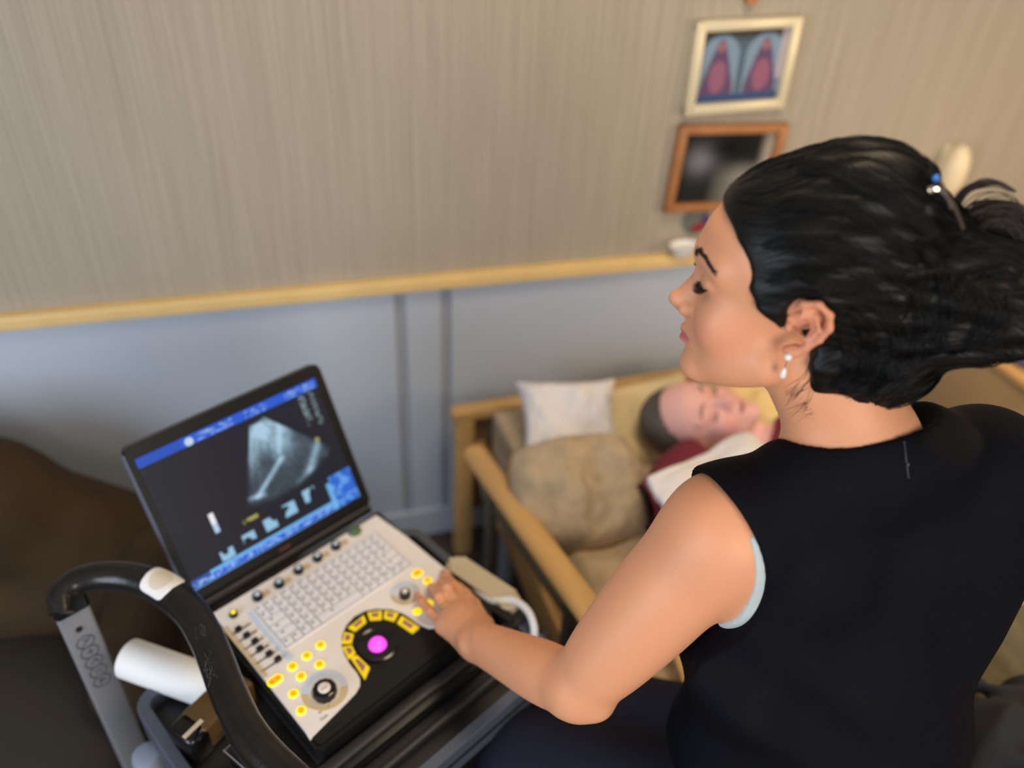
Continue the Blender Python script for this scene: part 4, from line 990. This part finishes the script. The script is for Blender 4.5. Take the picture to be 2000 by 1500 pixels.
# right arm reaches forward and down, hidden by the torso
ER = np.array([.90, .72, .985]); WR = np.array([.98, .86, .86])
arm(c, SHR + [0, .015, -.01], ER, WR, .95)
FR = {'idx': [(.775, 1.00, .855), (.775, 1.04, .84), (.785, 1.055, .815), (.80, 1.05, .80)], 'mid': [(.795, 1.01, .86), (.80, 1.05, .84), (.81, 1.06, .812), (.82, 1.05, .798)], 'ring': [(.815, 1.005, .858), (.825, 1.04, .838), (.835, 1.048, .812), (.84, 1.036, .80)], 'pinky': [(.832, .995, .853), (.845, 1.02, .833), (.85, 1.025, .813), (.852, 1.012, .803)]}
HS = np.array([.18, -.07, 0])
hand(c, WR, None, {k: [np.array(p) + HS for p in v] for k, v in FR.items()}, [np.array(p) + HS for p in ((.775, .965, .84), (.768, 1.0, .82), (.78, 1.02, .805), (.795, 1.03, .797))], (0, .1, 1))
# legs (skin continues inside the trousers)
def legs(c, g=0.0):
    hl = PELV + [-.085, .05, -.035]; hr = PELV + [.10, .05, -.04]; KL = np.array([.300, .665, .585]); KR = np.array([.60, .86, .45])
    AL = np.array([.33, .64, .13]); AR = np.array([.56, .80, .13])
    KR = np.array([.43, .74, .575]); AR = np.array([.46, .76, .13])
    for h_, k_, a_ in ((hl, KL, AL), (hr, KR, AR)):
        c.cone(h_, k_, .088 + g, .064 + g, .04); c.cone(k_, a_, .058 + g, .040 + g * 1.6, .03)
legs(c)
lo = HO - [.17, .18, .22]; hi = HO + [.17, .18, .17]
parts = [c.mesh((.39, .43, 1.315), (.66, .78, 1.62), .0019)]
parts.append(c.mesh((.17, .36, .80), (1.12, 1.08, 1.320), .004))
parts.append(c.mesh((.14, .715, .745), (.292, .97, .86), .0014))
parts.append(c.mesh((.20, .15, .05), (.95, .95, .803), .006))
v, q = merge(parts)
tone = skin_tone(v, (226, 158, 118), HR, HO, (196, 100, 108), (226, 138, 112))
body = clay_obj('body', (v, q), M['skin'], woman, tone)
# eyes
for y in (.031, -.031):
    bm = bmesh.new(); bmesh.ops.create_uvsphere(bm, u_segments=24, v_segments=16, radius=.0118, matrix=Matrix.Translation(V(H(.0785, y, .0205)))); ey_ = bobj('eye', bm, M['eyewhite'], woman)
    bm = bmesh.new(); d = V(HR @ np.array([.93, .0, -.36])).normalized(); p = V(H(.0785, y, .0205)) + d * .0092; bmesh.ops.create_uvsphere(bm, u_segments=20, v_segments=10, radius=.0056, matrix=Matrix.Translation(p)); bobj('iris', bm, M['iris'], ey_)
    sg = 1 if y > 0 else -1; bm = bmesh.new()
    lid = catmull([H(.0885, sg * .018, .0175), H(.0912, sg * .026, .0165), H(.0900, sg * .036, .0155), H(.0845, sg * .045, .0175)], 8); tube(bm, lid, .0009, 6)
    for k in range(0, len(lid), 1):
        a = lid[k]; f_ = k / len(lid); L2 = .0055 + .003 * f_; tube(bm, [a, a + HR @ np.array([.7 * L2, sg * .5 * L2 * (f_ + .2), -.25 * L2]), a + HR @ np.array([1.25 * L2, sg * 1.0 * L2 * (f_ + .2), -.05 * L2])], [.0005, .0004, .0001], 4)
    bobj('eyelashes', bm, M['brow'], woman)
    bm = bmesh.new(); r_ = random.Random(3)
    arcp = [np.array(p) for p in catmull([(.0985, sg * .010, .0455), (.0975, sg * .021, .0505), (.0910, sg * .036, .0495), (.0790, sg * .0500, .0425)], 14)]
    na = len(arcp); A0 = []
    for k in range(190):
        f_ = r_.random(); i_ = int(f_ * (na - 1)); a = arcp[i_] + np.array([r_.uniform(-.001, .001), 0, r_.uniform(-.0028, .0026) * (1 - f_ * .8)])
        q = arcp[min(na - 1, i_ + 3)] - arcp[max(0, i_ - 3)] + np.array([0, 0, r_.uniform(-.002, .003)]); q = q / np.linalg.norm(q) * .0042
        A0 += [H(*(a + q * s_)) for s_ in range(3)]
    w_ = np.array(A0)
    for it in range(3):
        d0 = c.points(w_); g_ = np.stack([c.points(w_ + e_) - d0 for e_ in np.eye(3) * .0008], 1) / .0008; g_ /= np.linalg.norm(g_, axis=1, keepdims=True) + 1e-9; w_ = w_ - (d0 - .0003)[:, None] * g_
    for k in range(190): tube(bm, w_[k * 3:k * 3 + 3], [.00045, .00042, .00015], 4)
    bobj('eyebrow', bm, M['brow'], woman)
# nails
for k, P in FG.items():
    tip, pre = V(P[3]), V(P[2]); d = (tip - pre).normalized(); n_ = V((-.12, -.25, .96)); n_ = (n_ - d * n_.dot(d)).normalized(); sd = d.cross(n_)
    rr = {'idx': .0070, 'mid': .0072, 'ring': .0068, 'pinky': .0060}[k]
    bm = bmesh.new(); rows = []
    for i in range(5):
        rows.append([bm.verts.new(tip + d * (-.006 + i * .0026) + (sd * math.sin(t) + n_ * math.cos(t)) * (rr * .96 + .0003)) for t in np.linspace(-.7, .7, 7)])
    for a, b in zip(rows, rows[1:]):
        for j in range(6): bm.faces.new((a[j], a[j + 1], b[j + 1], b[j]))
    o = bobj('fingernail', bm, M['nail'], woman, ang=180); mo = o.modifiers.new('s', 'SOLIDIFY'); mo.thickness = .0006
# rings on the ring finger
P = FG['ring']
for f_, m_, r_ in ((.30, 'silver', .0011), (.40, 'silver', .0011), (.55, 'gold', .0010)):
    a, b = V(P[0]), V(P[1]); ctr = a.lerp(b, f_); d = (b - a).normalized(); s1 = d.orthogonal().normalized(); s2 = d.cross(s1)
    bm = bmesh.new(); R_ = .0094 - .0007 * f_ + .0004; tube(bm, [ctr + (s1 * math.cos(t) + s2 * math.sin(t)) * R_ for t in np.linspace(0, 2 * math.pi, 33)], r_, 8, cap=False)
    if f_ == .40: bmesh.ops.create_icosphere(bm, subdivisions=1, radius=.0036, matrix=Matrix.Translation(ctr + V((-.35, -.5, .8)).normalized() * (R_ + .0015)))
    bobj('finger_ring', bm, M[m_], woman)
# earring: stud and drop
for sg in (1, -1):
    e0 = V(H(-.004, .0785 * sg, -.0285)); bm = bmesh.new(); bmesh.ops.create_uvsphere(bm, u_segments=16, v_segments=10, radius=.0042, matrix=Matrix.Translation(e0)); er = bobj('earring', bm, M['pearl'], woman)
    bm = bmesh.new(); lathe(bm, [(.0001, .0068), (.0022, .004), (.0036, -.001), (.0030, -.0050), (.0001, -.0068)], 16, Matrix.Translation(e0 + V((0, 0, -.0195)))); bobj('drop', bm, M['pearl'], er)
    bm = bmesh.new(); tube(bm, [e0, e0 + V((0, 0, -.014))], .0005, 6); bobj('wire', bm, M['silver'], er)

# ---- clothes
def folds(x, y, z):
    d = .0045 * np.sin(26 * x + 9 * z + 3 * np.sin(7 * z)) * np.clip((1.20 - z) * 3, 0, 1)
    d = d + .0085 * np.sin(30 * (z + .45 * (x - .62)) + 4 * np.sin(6 * x)) * np.exp(-((z - .93) / .13) ** 2)
    t = (x - .49) * .8 + (1.02 - z) * .6; d = d + .0060 * np.sin(60 * ((x - .49) * .6 - (1.02 - z) * .8)) * np.exp(-(t / .12) ** 2) * np.exp(-((z - 1.0) / .12) ** 2)
    return d
ct = Clay(); torso(ct); arm(ct, SHL, ELB, WRI, 1.0)
ct.ell((.800, .500, 1.10), (.060, .080, .150), .06)
ct.ell((.500, .485, .93), (.055, .07, .15), .06); ct.ell((.80, .50, 1.0), (.05, .08, .20), .06); ct.ell((.678, .440, .82), (.182, .12, .20), .06)
ct.ell(SHR + [.010, -.005, .005], (.062, .060, .062), .03)            # fabric over the far shoulder
ct.cone(SHR + [.0, .0, .0], SHR * .6 + ER * .4, .062, .058, .03)
ct.ell(SHL + [.030, 0, .012], (.052, .058, .052), .02)
ct.fn(lambda x, y, z: x * 0 + y * 0 + z * 0 - .009, 0, 'd'); ct.fn(folds, 0, 'd')
ct.fn(lambda x, y, z: .66 - z + 0 * x + 0 * y, .004)
# neckline: wide boat neck, cut by a tilted elliptical cylinder
NC = np.array([.622, .575, 1.362])
ct.ell(NC, (.103, .078, .088), .006, 's')
ct.ell(NC + [-.03, .06, .0], (.09, .08, .10), .02, 's')
# left armhole
AHC = SHL + np.array([-.046, -.012, -.034])
ct.ell(AHC, (.070, .130, .120), .006, 's')
ct.cone(AHC + [-.042, .01, -.01], ELB + [-.06, 0, -.10], .100, .135, .01, 's'); ct.cone(ELB, WRI, .14, .12, .01, 's')
top = clay_obj('sleeveless_top', merge([ct.mesh((.36, .24, .655), (.94, .72, 1.36), .0034)]), M['navy'], woman)
cl = Clay(); torso(cl); arm(cl, SHL, ELB, WRI); cl.fn(lambda x, y, z: x * 0 + y * 0 + z * 0 - .003, 0, 'd'); cl.ell(AHC, (.078, .138, .124), .002, 'i'); cl.ell(AHC + np.array([-.016, .006, -.004]), (.073, .148, .150), .003, 's'); cl.fn(lambda x, y, z: np.maximum(np.maximum(1.08 - z, z - 1.25), y - .54) + 0 * x, .004)
clay_obj('underlayer', cl.mesh((.36, .30, .95), (.72, .72, 1.34), .003), M['lining'], woman)
cq = Clay(); legs(cq, .014); cq.ell(PELV + [0, .02, 0], (.192, .152, .135), .05)
cq.fn(lambda x, y, z: .004 * np.sin(22 * x - 14 * y + 9 * z), 0, 'd'); cq.fn(lambda x, y, z: np.maximum(z - .76, .14 - z) + 0 * x + 0 * y, .004)
clay_obj('trousers', cq.mesh((.18, .15, .12), (.95, .95, .80), .005), M['trouser'], woman)
for (x, y) in ((.335, .68), (.465, .80)):
    cs = Clay(); cs.cone((x, y - .04, .055), (x - .02, y + .13, .035), .045, .036, .02, n=(0, 0, 1), fl=1.2); cs.fn(lambda x, y, z: .004 - z + 0 * x + 0 * y, .004)
    clay_obj('shoe', cs.mesh((x - .1, y - .15, 0), (x + .1, y + .25, .13), .005), M['blackplastic'], woman)
# zip at the centre of the back
bm = bmesh.new(); zp = []
for py in range(862, 935, 6):
    r0 = ray(1766 + (py - 862) * .12, py); t0, t1 = .6, 1.2
    ts = np.linspace(.7, 1.1, 400); vals = ct.points(CAM + ts[:, None] * r0[None]); k = np.argmax(vals < 0); zp.append(V(CAM + r0 * (ts[k] - .0005)))
tube(bm, zp, .0011, 6); zz = bobj('zip', bm, mat('black zip tape', (34, 34, 40), .5), woman)
a = zp[8]; bm = bmesh.new(); box(bm, a, (.0032, .003, .008), .001); tube(bm, [a, a + V((0, -.001, -.011))], .0010, 6); bobj('zip_pull', bm, mat('dull metal zip pull', (120, 122, 130), .3, metal=.9), zz)

# ---- hair
ch = Clay(); ch.setframe(HR, HO)
ch.ell((-.012, 0, .052), (.096, .083, .100), .02); ch.ell((-.052, 0, .083), (.082, .074, .092), .03); ch.ell((.015, 0, .078), (.070, .068, .060), .03)
ch.ell((-.105, 0, .020), (.085, .074, .095), .03); ch.ell((-.185, 0, .030), (.080, .062, .062), .04); ch.ell((-.235, .0, .030), (.060, .050, .050), .04)
ch.ell((-.095, 0, -.050), (.070, .062, .056), .03); ch.ell((-.045, .030, -.045), (.030, .035, .040), .02); ch.ell((.020, .058, .022), (.032, .020, .036), .015); ch.ell((.020, -.058, .022), (.032, .020, .036), .015)
hz = np.array([-.16, -.10, -.08, -.05, -.025, -.006, .0, .015, .034, .060, .085, .097, .130, .2]); hx_ = np.array([-.055, -.048, -.040, -.030, -.030, -.012, .012, .034, .046, .052, .069, .080, .100, .12])
bnd = lambda x, y, z: x - np.interp(z, hz, hx_) * 1.0 - 0 * y
def bfun(x, y, z):
    X = HR[0, 0] * (x - HO[0]) + HR[1, 0] * (y - HO[1]) + HR[2, 0] * (z - HO[2]); Y = HR[0, 1] * (x - HO[0]) + HR[1, 1] * (y - HO[1]) + HR[2, 1] * (z - HO[2]); Z = HR[0, 2] * (x - HO[0]) + HR[1, 2] * (y - HO[1]) + HR[2, 2] * (z - HO[2])
    return X - np.interp(Z, hz, hx_) + .0006 * np.sin(300 * Z)
def wavy(x, y, z):
    X = HR[0, 0] * (x - HO[0]) + HR[1, 0] * (y - HO[1]) + HR[2, 0] * (z - HO[2]); Y = HR[0, 1] * (x - HO[0]) + HR[1, 1] * (y - HO[1]) + HR[2, 1] * (z - HO[2]); Z = HR[0, 2] * (x - HO[0]) + HR[1, 2] * (y - HO[1]) + HR[2, 2] * (z - HO[2])
    a = np.arctan2(Z - .03, np.abs(Y) + .01); f = np.clip((.05 - X) / .05, 0, 1); return f * (.0010 * np.sin(22 * a + 34 * X + 3 * np.sin(20 * X)) + .0005 * np.sin(51 * a - 22 * X)) + .0030 * np.sin(5 * a + 45 * X + 2 * np.sin(9 * Z / .1)) * (X < -.10)
ch.setframe(); ch.fn(bfun, .006); ch.fn(wavy, 0, 'd'); ch.setframe(HR, HO)
for y in (1, -1):
    ch.ell((-.014, .090 * y, .004), (.026, .028, .038), .006, 's', R=[[.96, 0, .28], [0, 1, 0], [-.28, 0, .96]])
ch.setframe()
vh, qh = ch.mesh(HO - [.20, .32, .20], HO + [.32, .16, .24], .0025)
hair = clay_obj('hair', (vh, qh), M['hair'], woman)
# strands lying over the mass
Bn = H(-.165, 0, .075)
def project(P, off):
    for it in range(3):
        d0 = ch.points(P); e_ = .0015; g_ = np.stack([ch.points(P + d) - d0 for d in np.eye(3) * e_], 1) / e_; g_ /= np.linalg.norm(g_, axis=1, keepdims=True) + 1e-9
        P = P - (d0 - off)[:, None] * g_
    return P, g_
NS = 5200; sel = RNG.integers(0, len(vh), NS); P = vh[sel] + RNG.normal(size=(NS, 3)) * .001; off = RNG.uniform(.0002, .0016, NS)
steps = 16; ln = RNG.uniform(.0035, .0065, NS); path_ = [];
wv = RNG.uniform(0, 6.28, NS); Lc = (P - HO) @ HR
for s_ in range(steps):
    P, g_ = project(P, off + .0006 * np.sin(s_ * .5 + wv)); path_.append(P.copy())
    Lc = (P - HO) @ HR; tgt = Bn - P
    bun = (Lc[:, 0] < -.13)
    sw = np.cross(g_, HR[:, 0][None]) * (.55 * np.sin(Lc[:, 0] * 30 + 2))[:, None] + HR[:, 0][None] * -.8 + HR[:, 2][None] * (.5 * np.cos(Lc[:, 0] * 26))[:, None]
    d = np.where(bun[:, None], sw, tgt / (np.linalg.norm(tgt, axis=1, keepdims=True) + 1e-9))
    d = d + HR[:, 2][None] * (.35 * np.sin(wv * .3 + Lc[:, 0] * 40))[:, None] + RNG.normal(size=(NS, 3)) * .05
    d = d - (d * g_).sum(1, keepdims=True) * g_; d /= np.linalg.norm(d, axis=1, keepdims=True) + 1e-9
    P = P + d * ln[:, None]
PA = np.stack(path_, 1)                      # NS x steps x 3
def strands(name, PA, r0, m, parent):
    n, k, _ = PA.shape; T = np.gradient(PA, axis=1); T /= np.linalg.norm(T, axis=2, keepdims=True) + 1e-9
    A1 = np.cross(T, np.array([.31, .52, .79])); A1 /= np.linalg.norm(A1, axis=2, keepdims=True) + 1e-9; B1 = np.cross(T, A1)
    prof = np.minimum(1, np.minimum(np.arange(k) + .35, (k - 1 - np.arange(k)) + .2) / 3)[None, :, None]
    rr = (r0 if np.ndim(r0) else np.full(n, r0))[:, None, None] * prof
    vs = np.stack([PA + (A1 * math.cos(t) + B1 * math.sin(t)) * rr for t in (0, 2.094, 4.189)], 2).reshape(-1, 3)
    base = (np.arange(n)[:, None] * k + np.arange(k - 1)[None]) * 3; Q = []
    for j in range(3): Q.append(np.stack([base + j, base + (j + 1) % 3, base + 3 + (j + 1) % 3, base + 3 + j], 2).reshape(-1, 4))
    return clay_obj(name, (vs, np.concatenate(Q)), m, parent)
st = strands('hair_strands', PA, RNG.uniform(.00018, .00040, NS), M['hair'], woman)
# loose wisps at the nape, hairline and loops of the bun
def hp3(L, y=0.0): return [H(*(hpx(a, b, y))) if len((a, b)) == 2 else None for a, b in L]
def lock(pts, r, y=0.0, y2=None, spread=.003, n=40, m='hairlock', rt=.0005, seed=1):
    g = np.random.default_rng(seed); y2 = y if y2 is None else y2; k = len(pts)
    base = []
    for i, (a, b) in enumerate(pts):
        yy = y + (y2 - y) * i / (k - 1); base.append(H(*hpx(a, b, yy)))
    cpth = np.array(catmull(base, 7)); out = []
    for i in range(n):
        o_ = g.normal(size=3) * spread; tw = g.normal(size=3) * spread * .6; f = np.linspace(0, 1, len(cpth))[:, None]
        taper = (1 - .75 * np.clip((f - .6) / .4, 0, 1)) * (0.5 + .5 * np.clip(f / .2, 0, 1)); out.append(cpth + (o_ + tw * np.sin(f * 5 + i)) * taper)
    return np.array(out)
L_all = []
for spec in [
    ([(1872, 440), (1868, 405), (1885, 375), (1915, 358), (1950, 358), (1984, 374)], .0018, 60, .0),
    ([(1880, 470), (1885, 435), (1910, 410), (1945, 402), (1982, 412), (1998, 440), (1995, 480), (1965, 515), (1920, 535)], .0042, 120, .0),
    ([(1900, 500), (1905, 455), (1935, 430), (1975, 440), (1990, 470), (1960, 505), (1935, 522)], .0030, 90, .01),
    ([(1930, 530), (1985, 500), (2030, 470), (2050, 420), (2030, 380)], .0040, 90, -.01),
    ([(1900, 560), (1960, 560), (2020, 540), (2080, 480)], .0060, 120, .01),
    ([(1860, 480), (1850, 430), (1840, 395), (1828, 372)], .0022, 50, .01)]:
    L_all.append(strands('hair_lock', lock(spec[0], 0, spec[3], spread=spec[1], n=spec[2], seed=len(L_all)), .0006, M['hairlock'], hair))
g = np.random.default_rng(11); W_ = []
for i in range(170):      # nape and neck wisps
    x0 = g.uniform(1560, 1800); y0 = 735 + g.uniform(-20, 20) - (x0 - 1680) * .02; yy = .055 - abs(x0 - 1590) * .0003
    dx = g.uniform(-55, 10); dy = g.uniform(15, 60); a = [(x0, y0 - 30), (x0 + dx * .3, y0), (x0 + dx * .7, y0 + dy * .6), (x0 + dx, y0 + dy)]
    W_.append(lock(a, 0, yy, yy - .004, spread=.0008, n=1, seed=i + 50)[0])
strands('nape_wisps', np.array(W_), .00022, M['wisp'], hair)
W_ = []
for i in range(80):       # fine hair behind the ear lobe and sideburn
    x0 = g.uniform(1610, 1720); y0 = g.uniform(680, 750); a = [(x0, y0), (x0 - 18, y0 + 20), (x0 - 40, y0 + 40 + g.uniform(-5, 15)), (x0 - 60 - g.uniform(0, 35), y0 + 55 + g.uniform(0, 45))]
    W_.append(lock(a, 0, .052, .050, spread=.0010, n=1, seed=i + 250)[0])
for i in range(0):
    f = i / 90; x0 = 1468 + 50 * f + g.uniform(-6, 6); y0 = 560 + 55 * f; a = [(x0 + 10, y0 - 22), (x0 + 4, y0), (x0 + 12, y0 + 22), (x0 + 36, y0 + 33), (x0 + 52, y0 + 24)]
    W_.append(lock(a, 0, .074, .074, spread=.0015, n=1, seed=i + 450)[0])
strands('side_wisps', np.array([w[:22] for w in W_ if len(w) >= 22]), .00016, M['wisp'], hair)
# broad soft waves lying on the hair
def march(px, py):
    r0 = ray(px, py); ts = np.linspace(.6, 1.3, 500); v_ = ch.points(CAM + ts[:, None] * r0[None]); k = np.argmax(v_ < 0); return CAM + r0 * ts[k]
def surf_lock(pts, n, spread, seed, m='hair', r=.00034):
    g = np.random.default_rng(seed); base = np.array(catmull([march(*p) for p in pts], 6)); out = []
    for i in range(n):
        o_ = g.normal(size=3) * spread; f = np.linspace(0, 1, len(base))[:, None]; Q = base + o_ * (.35 + .65 * np.sin(np.pi * f)) + g.normal(size=3) * spread * .4 * np.sin(f * 6 + i)
        Q, _ = project(Q, .0010 + abs(g.normal()) * .0016); out.append(Q)
    return strands('hair_wave', np.array(out), r, M[m], hair)
for i_, pts in enumerate([
    [(1660, 600), (1690, 640), (1700, 690), (1680, 740), (1640, 762)],
    [(1700, 590), (1745, 630), (1760, 680), (1740, 730), (1700, 765)],
    [(1640, 650), (1665, 690), (1660, 730), (1625, 755)],
    [(1720, 520), (1775, 560), (1800, 620), (1790, 680), (1760, 720)],
    [(1790, 470), (1830, 520), (1850, 590), (1840, 650), (1800, 700)],
    [(1500, 420), (1560, 400), (1640, 410), (1720, 450), (1790, 520)],
    [(1490, 480), (1550, 470), (1620, 500), (1690, 500), (1770, 560)],
    [(1500, 550), (1560, 530), (1620, 560), (1700, 570), (1760, 610)],
    [(1560, 330), (1640, 340), (1720, 380), (1790, 430), (1850, 500)],
    [(1870, 540), (1910, 580), (1920, 630), (1890, 670)],
    [(1930, 560), (1960, 600), (1950, 640), (1900, 670), (1850, 690)],
    [(1860, 600), (1880, 560), (1930, 540), (1990, 550)]]):
    surf_lock(pts, 70, .0045, 900 + i_)
# claw clip
bm = bmesh.new(); cpnts = [H(*hpx(a, b, .055)) for a, b in [(1830, 348), (1838, 362), (1852, 385), (1868, 415), (1880, 445)]]
tube(bm, catmull(cpnts, 6), .0030, 8, (1.6, .7)); cc_ = bobj('hair_clip', bm, mat('dark tortoise clip', (70, 56, 50), .2), woman)
bm = bmesh.new(); cpnts = [H(*hpx(a, b, .062)) for a, b in [(1812, 372), (1832, 368), (1848, 385), (1856, 405)]]; tube(bm, catmull(cpnts, 6), .0042, 8, (1.5, .5)); bobj('clip_shine', bm, M['chrome'], cc_)
bm = bmesh.new(); bmesh.ops.create_icosphere(bm, subdivisions=2, radius=.0032, matrix=Matrix.Translation(V(H(*hpx(1828, 348, .058))))); bobj('blue_bead', bm, mat('blue bead', (40, 120, 210), .2), cc_)
# probe held in the hidden right hand
pr = empty('ultrasound_probe', (.99, .97, .79), 'white ultrasound probe held in the woman\'s right hand behind her torso', 'probe')
cpv = Clay(); cpv.cone((.985, .965, .86), (.99, .98, .77), .012, .016, .01); clay_obj('handle', cpv.mesh((.95, .93, .74), (1.03, 1.02, .89), .003), M['whiteplastic'], pr)
bm = bmesh.new(); cyl(bm, (.99, .982, .755), .015, .02, 20, .012); bobj('probe_tip', bm, M['blackplastic'], pr)

# ---------------------------------------------------------------- patient
PO = at_z(1372, 822, .675)
upv = V((-.93, .30, .18)).normalized(); fwd = V((.02, -.42, .90)); fwd = (fwd - upv * fwd.dot(upv)).normalized(); lf = upv.cross(fwd).normalized()
PR = np.array([fwd, lf, upv]).T
pat = empty('person', tuple(PO + [.1, -.1, -.1]), 'patient lying on pillows in bed, grey hair and pink face turned upward', 'person')
c2 = Clay(); head_clay(c2, PR, PO, 1.0)
PH = lambda x, y, z: PO + PR @ np.array([x, y, z])
c2.cone(PH(-.02, 0, -.06), PH(-.03, -.01, -.16), .055, .058, .03)
chest = PH(-.05, 0, -.32); c2.ell(chest, (.22, .17, .12), .06); c2.cone(chest, chest + [-.02, -.30, -.03], .14, .14, .06)
for sg in (1, -1):
    sh = PH(-.03, .17 * sg, -.20); c2.cone(PH(-.03, .05 * sg, -.18), sh, .05, .055, .04); c2.cone(sh, sh + np.array([.08, -.20, -.02]), .05, .045, .03)
v2, q2 = merge([c2.mesh(PO - [.19, .16, .16], PO + [.17, .16, .16], .0035), c2.mesh(PO + [.165, -.75, -.28], PO + [.62, .30, .22], .008)])
clay_obj('body', (v2, q2), M['skinpatient'], pat, skin_tone(v2, (236, 182, 178), PR, PO, (160, 92, 100), (218, 140, 138)))
for y in (.031, -.031):
    bm = bmesh.new(); lid = catmull([PH(.0865, y * .55, .006), PH(.0905, y, .004), PH(.083, y * 1.5, .007)], 8); tube(bm, lid, .0016, 6); bobj('eyelashes', bm, M['brow'], pat)
    bm = bmesh.new(); lid = catmull([PH(.0985, y * .4, .040), PH(.0975, y, .045), PH(.082, y * 1.6, .038)], 8); tube(bm, lid, .003, 6, (.5, 1)); bobj('eyebrow', bm, M['hairgrey'], pat)
ch2 = Clay(); ch2.setframe(PR, PO); ch2.ell((-.020, 0, .052), (.092, .083, .096), .02); ch2.ell((-.05, 0, .03), (.07, .082, .08), .02); ch2.setframe()
def b2(x, y, z):
    X = PR[0, 0] * (x - PO[0]) + PR[1, 0] * (y - PO[1]) + PR[2, 0] * (z - PO[2]); Z = PR[0, 2] * (x - PO[0]) + PR[1, 2] * (y - PO[1]) + PR[2, 2] * (z - PO[2])
    return X - (.080 - 1.1 * np.clip(.085 - Z, 0, .12))
ch2.fn(b2, .008); ch2.fn(lambda x, y, z: .0015 * np.sin(500 * y + 90 * x), 0, 'd')
clay_obj('hair', ch2.mesh(PO - .2, PO + .2, .0035), M['hairgrey'], pat)
cj = Clay(); cj.cone(PH(-.03, 0, -.17), PH(-.03, 0, -.19), .075, .09, .04); cj.ell(chest, (.225, .18, .13), .06)
for sg in (1, -1):
    sh = PH(-.03, .17 * sg, -.20); cj.cone(PH(-.03, .05 * sg, -.18), sh, .062, .066, .04); cj.cone(sh, sh + np.array([.08, -.20, -.02]), .062, .056, .03)
cj.cone(chest, chest + [-.02, -.30, -.03], .148, .148, .06)
sl0, sl1 = at_z(1345, 905, .66), at_z(1268, 990, .645); cj.cone(sl0, sl1, .055, .050, .04)
cj.ell(PH(-.01, 0, -.10), (.085, .085, .085), .01, 's'); cj.fn(lambda x, y, z: .003 * np.sin(40 * x + 30 * y), 0, 'd')
clay_obj('maroon_top', cj.mesh(PO + [-.25, -.8, -.30], PO + [.62, .35, .25], .007), M['maroon'], pat)
# white towel over the patient's chest
tq = [at_z(1262, 945, .77), at_z(1295, 1000, .76), at_z(1500, 905, .80), at_z(1460, 862, .78)]
def towel(a, b):
    p = tq[0] * (1 - a) * (1 - b) + tq[3] * a * (1 - b) + tq[1] * (1 - a) * b + tq[2] * a * b
    return p + np.array([0, 0, .012 * noise.noise(V((a * 4, b * 3, 1))) + .006 * math.sin(a * 9)])
tw = tag(grid_mesh('towel', towel, 40, 20, M['whitecotton']), 'folded white towel on the patient\'s chest beside the maroon sleeve', 'towel'); mo = tw.modifiers.new('s', 'SOLIDIFY'); mo.thickness = .022
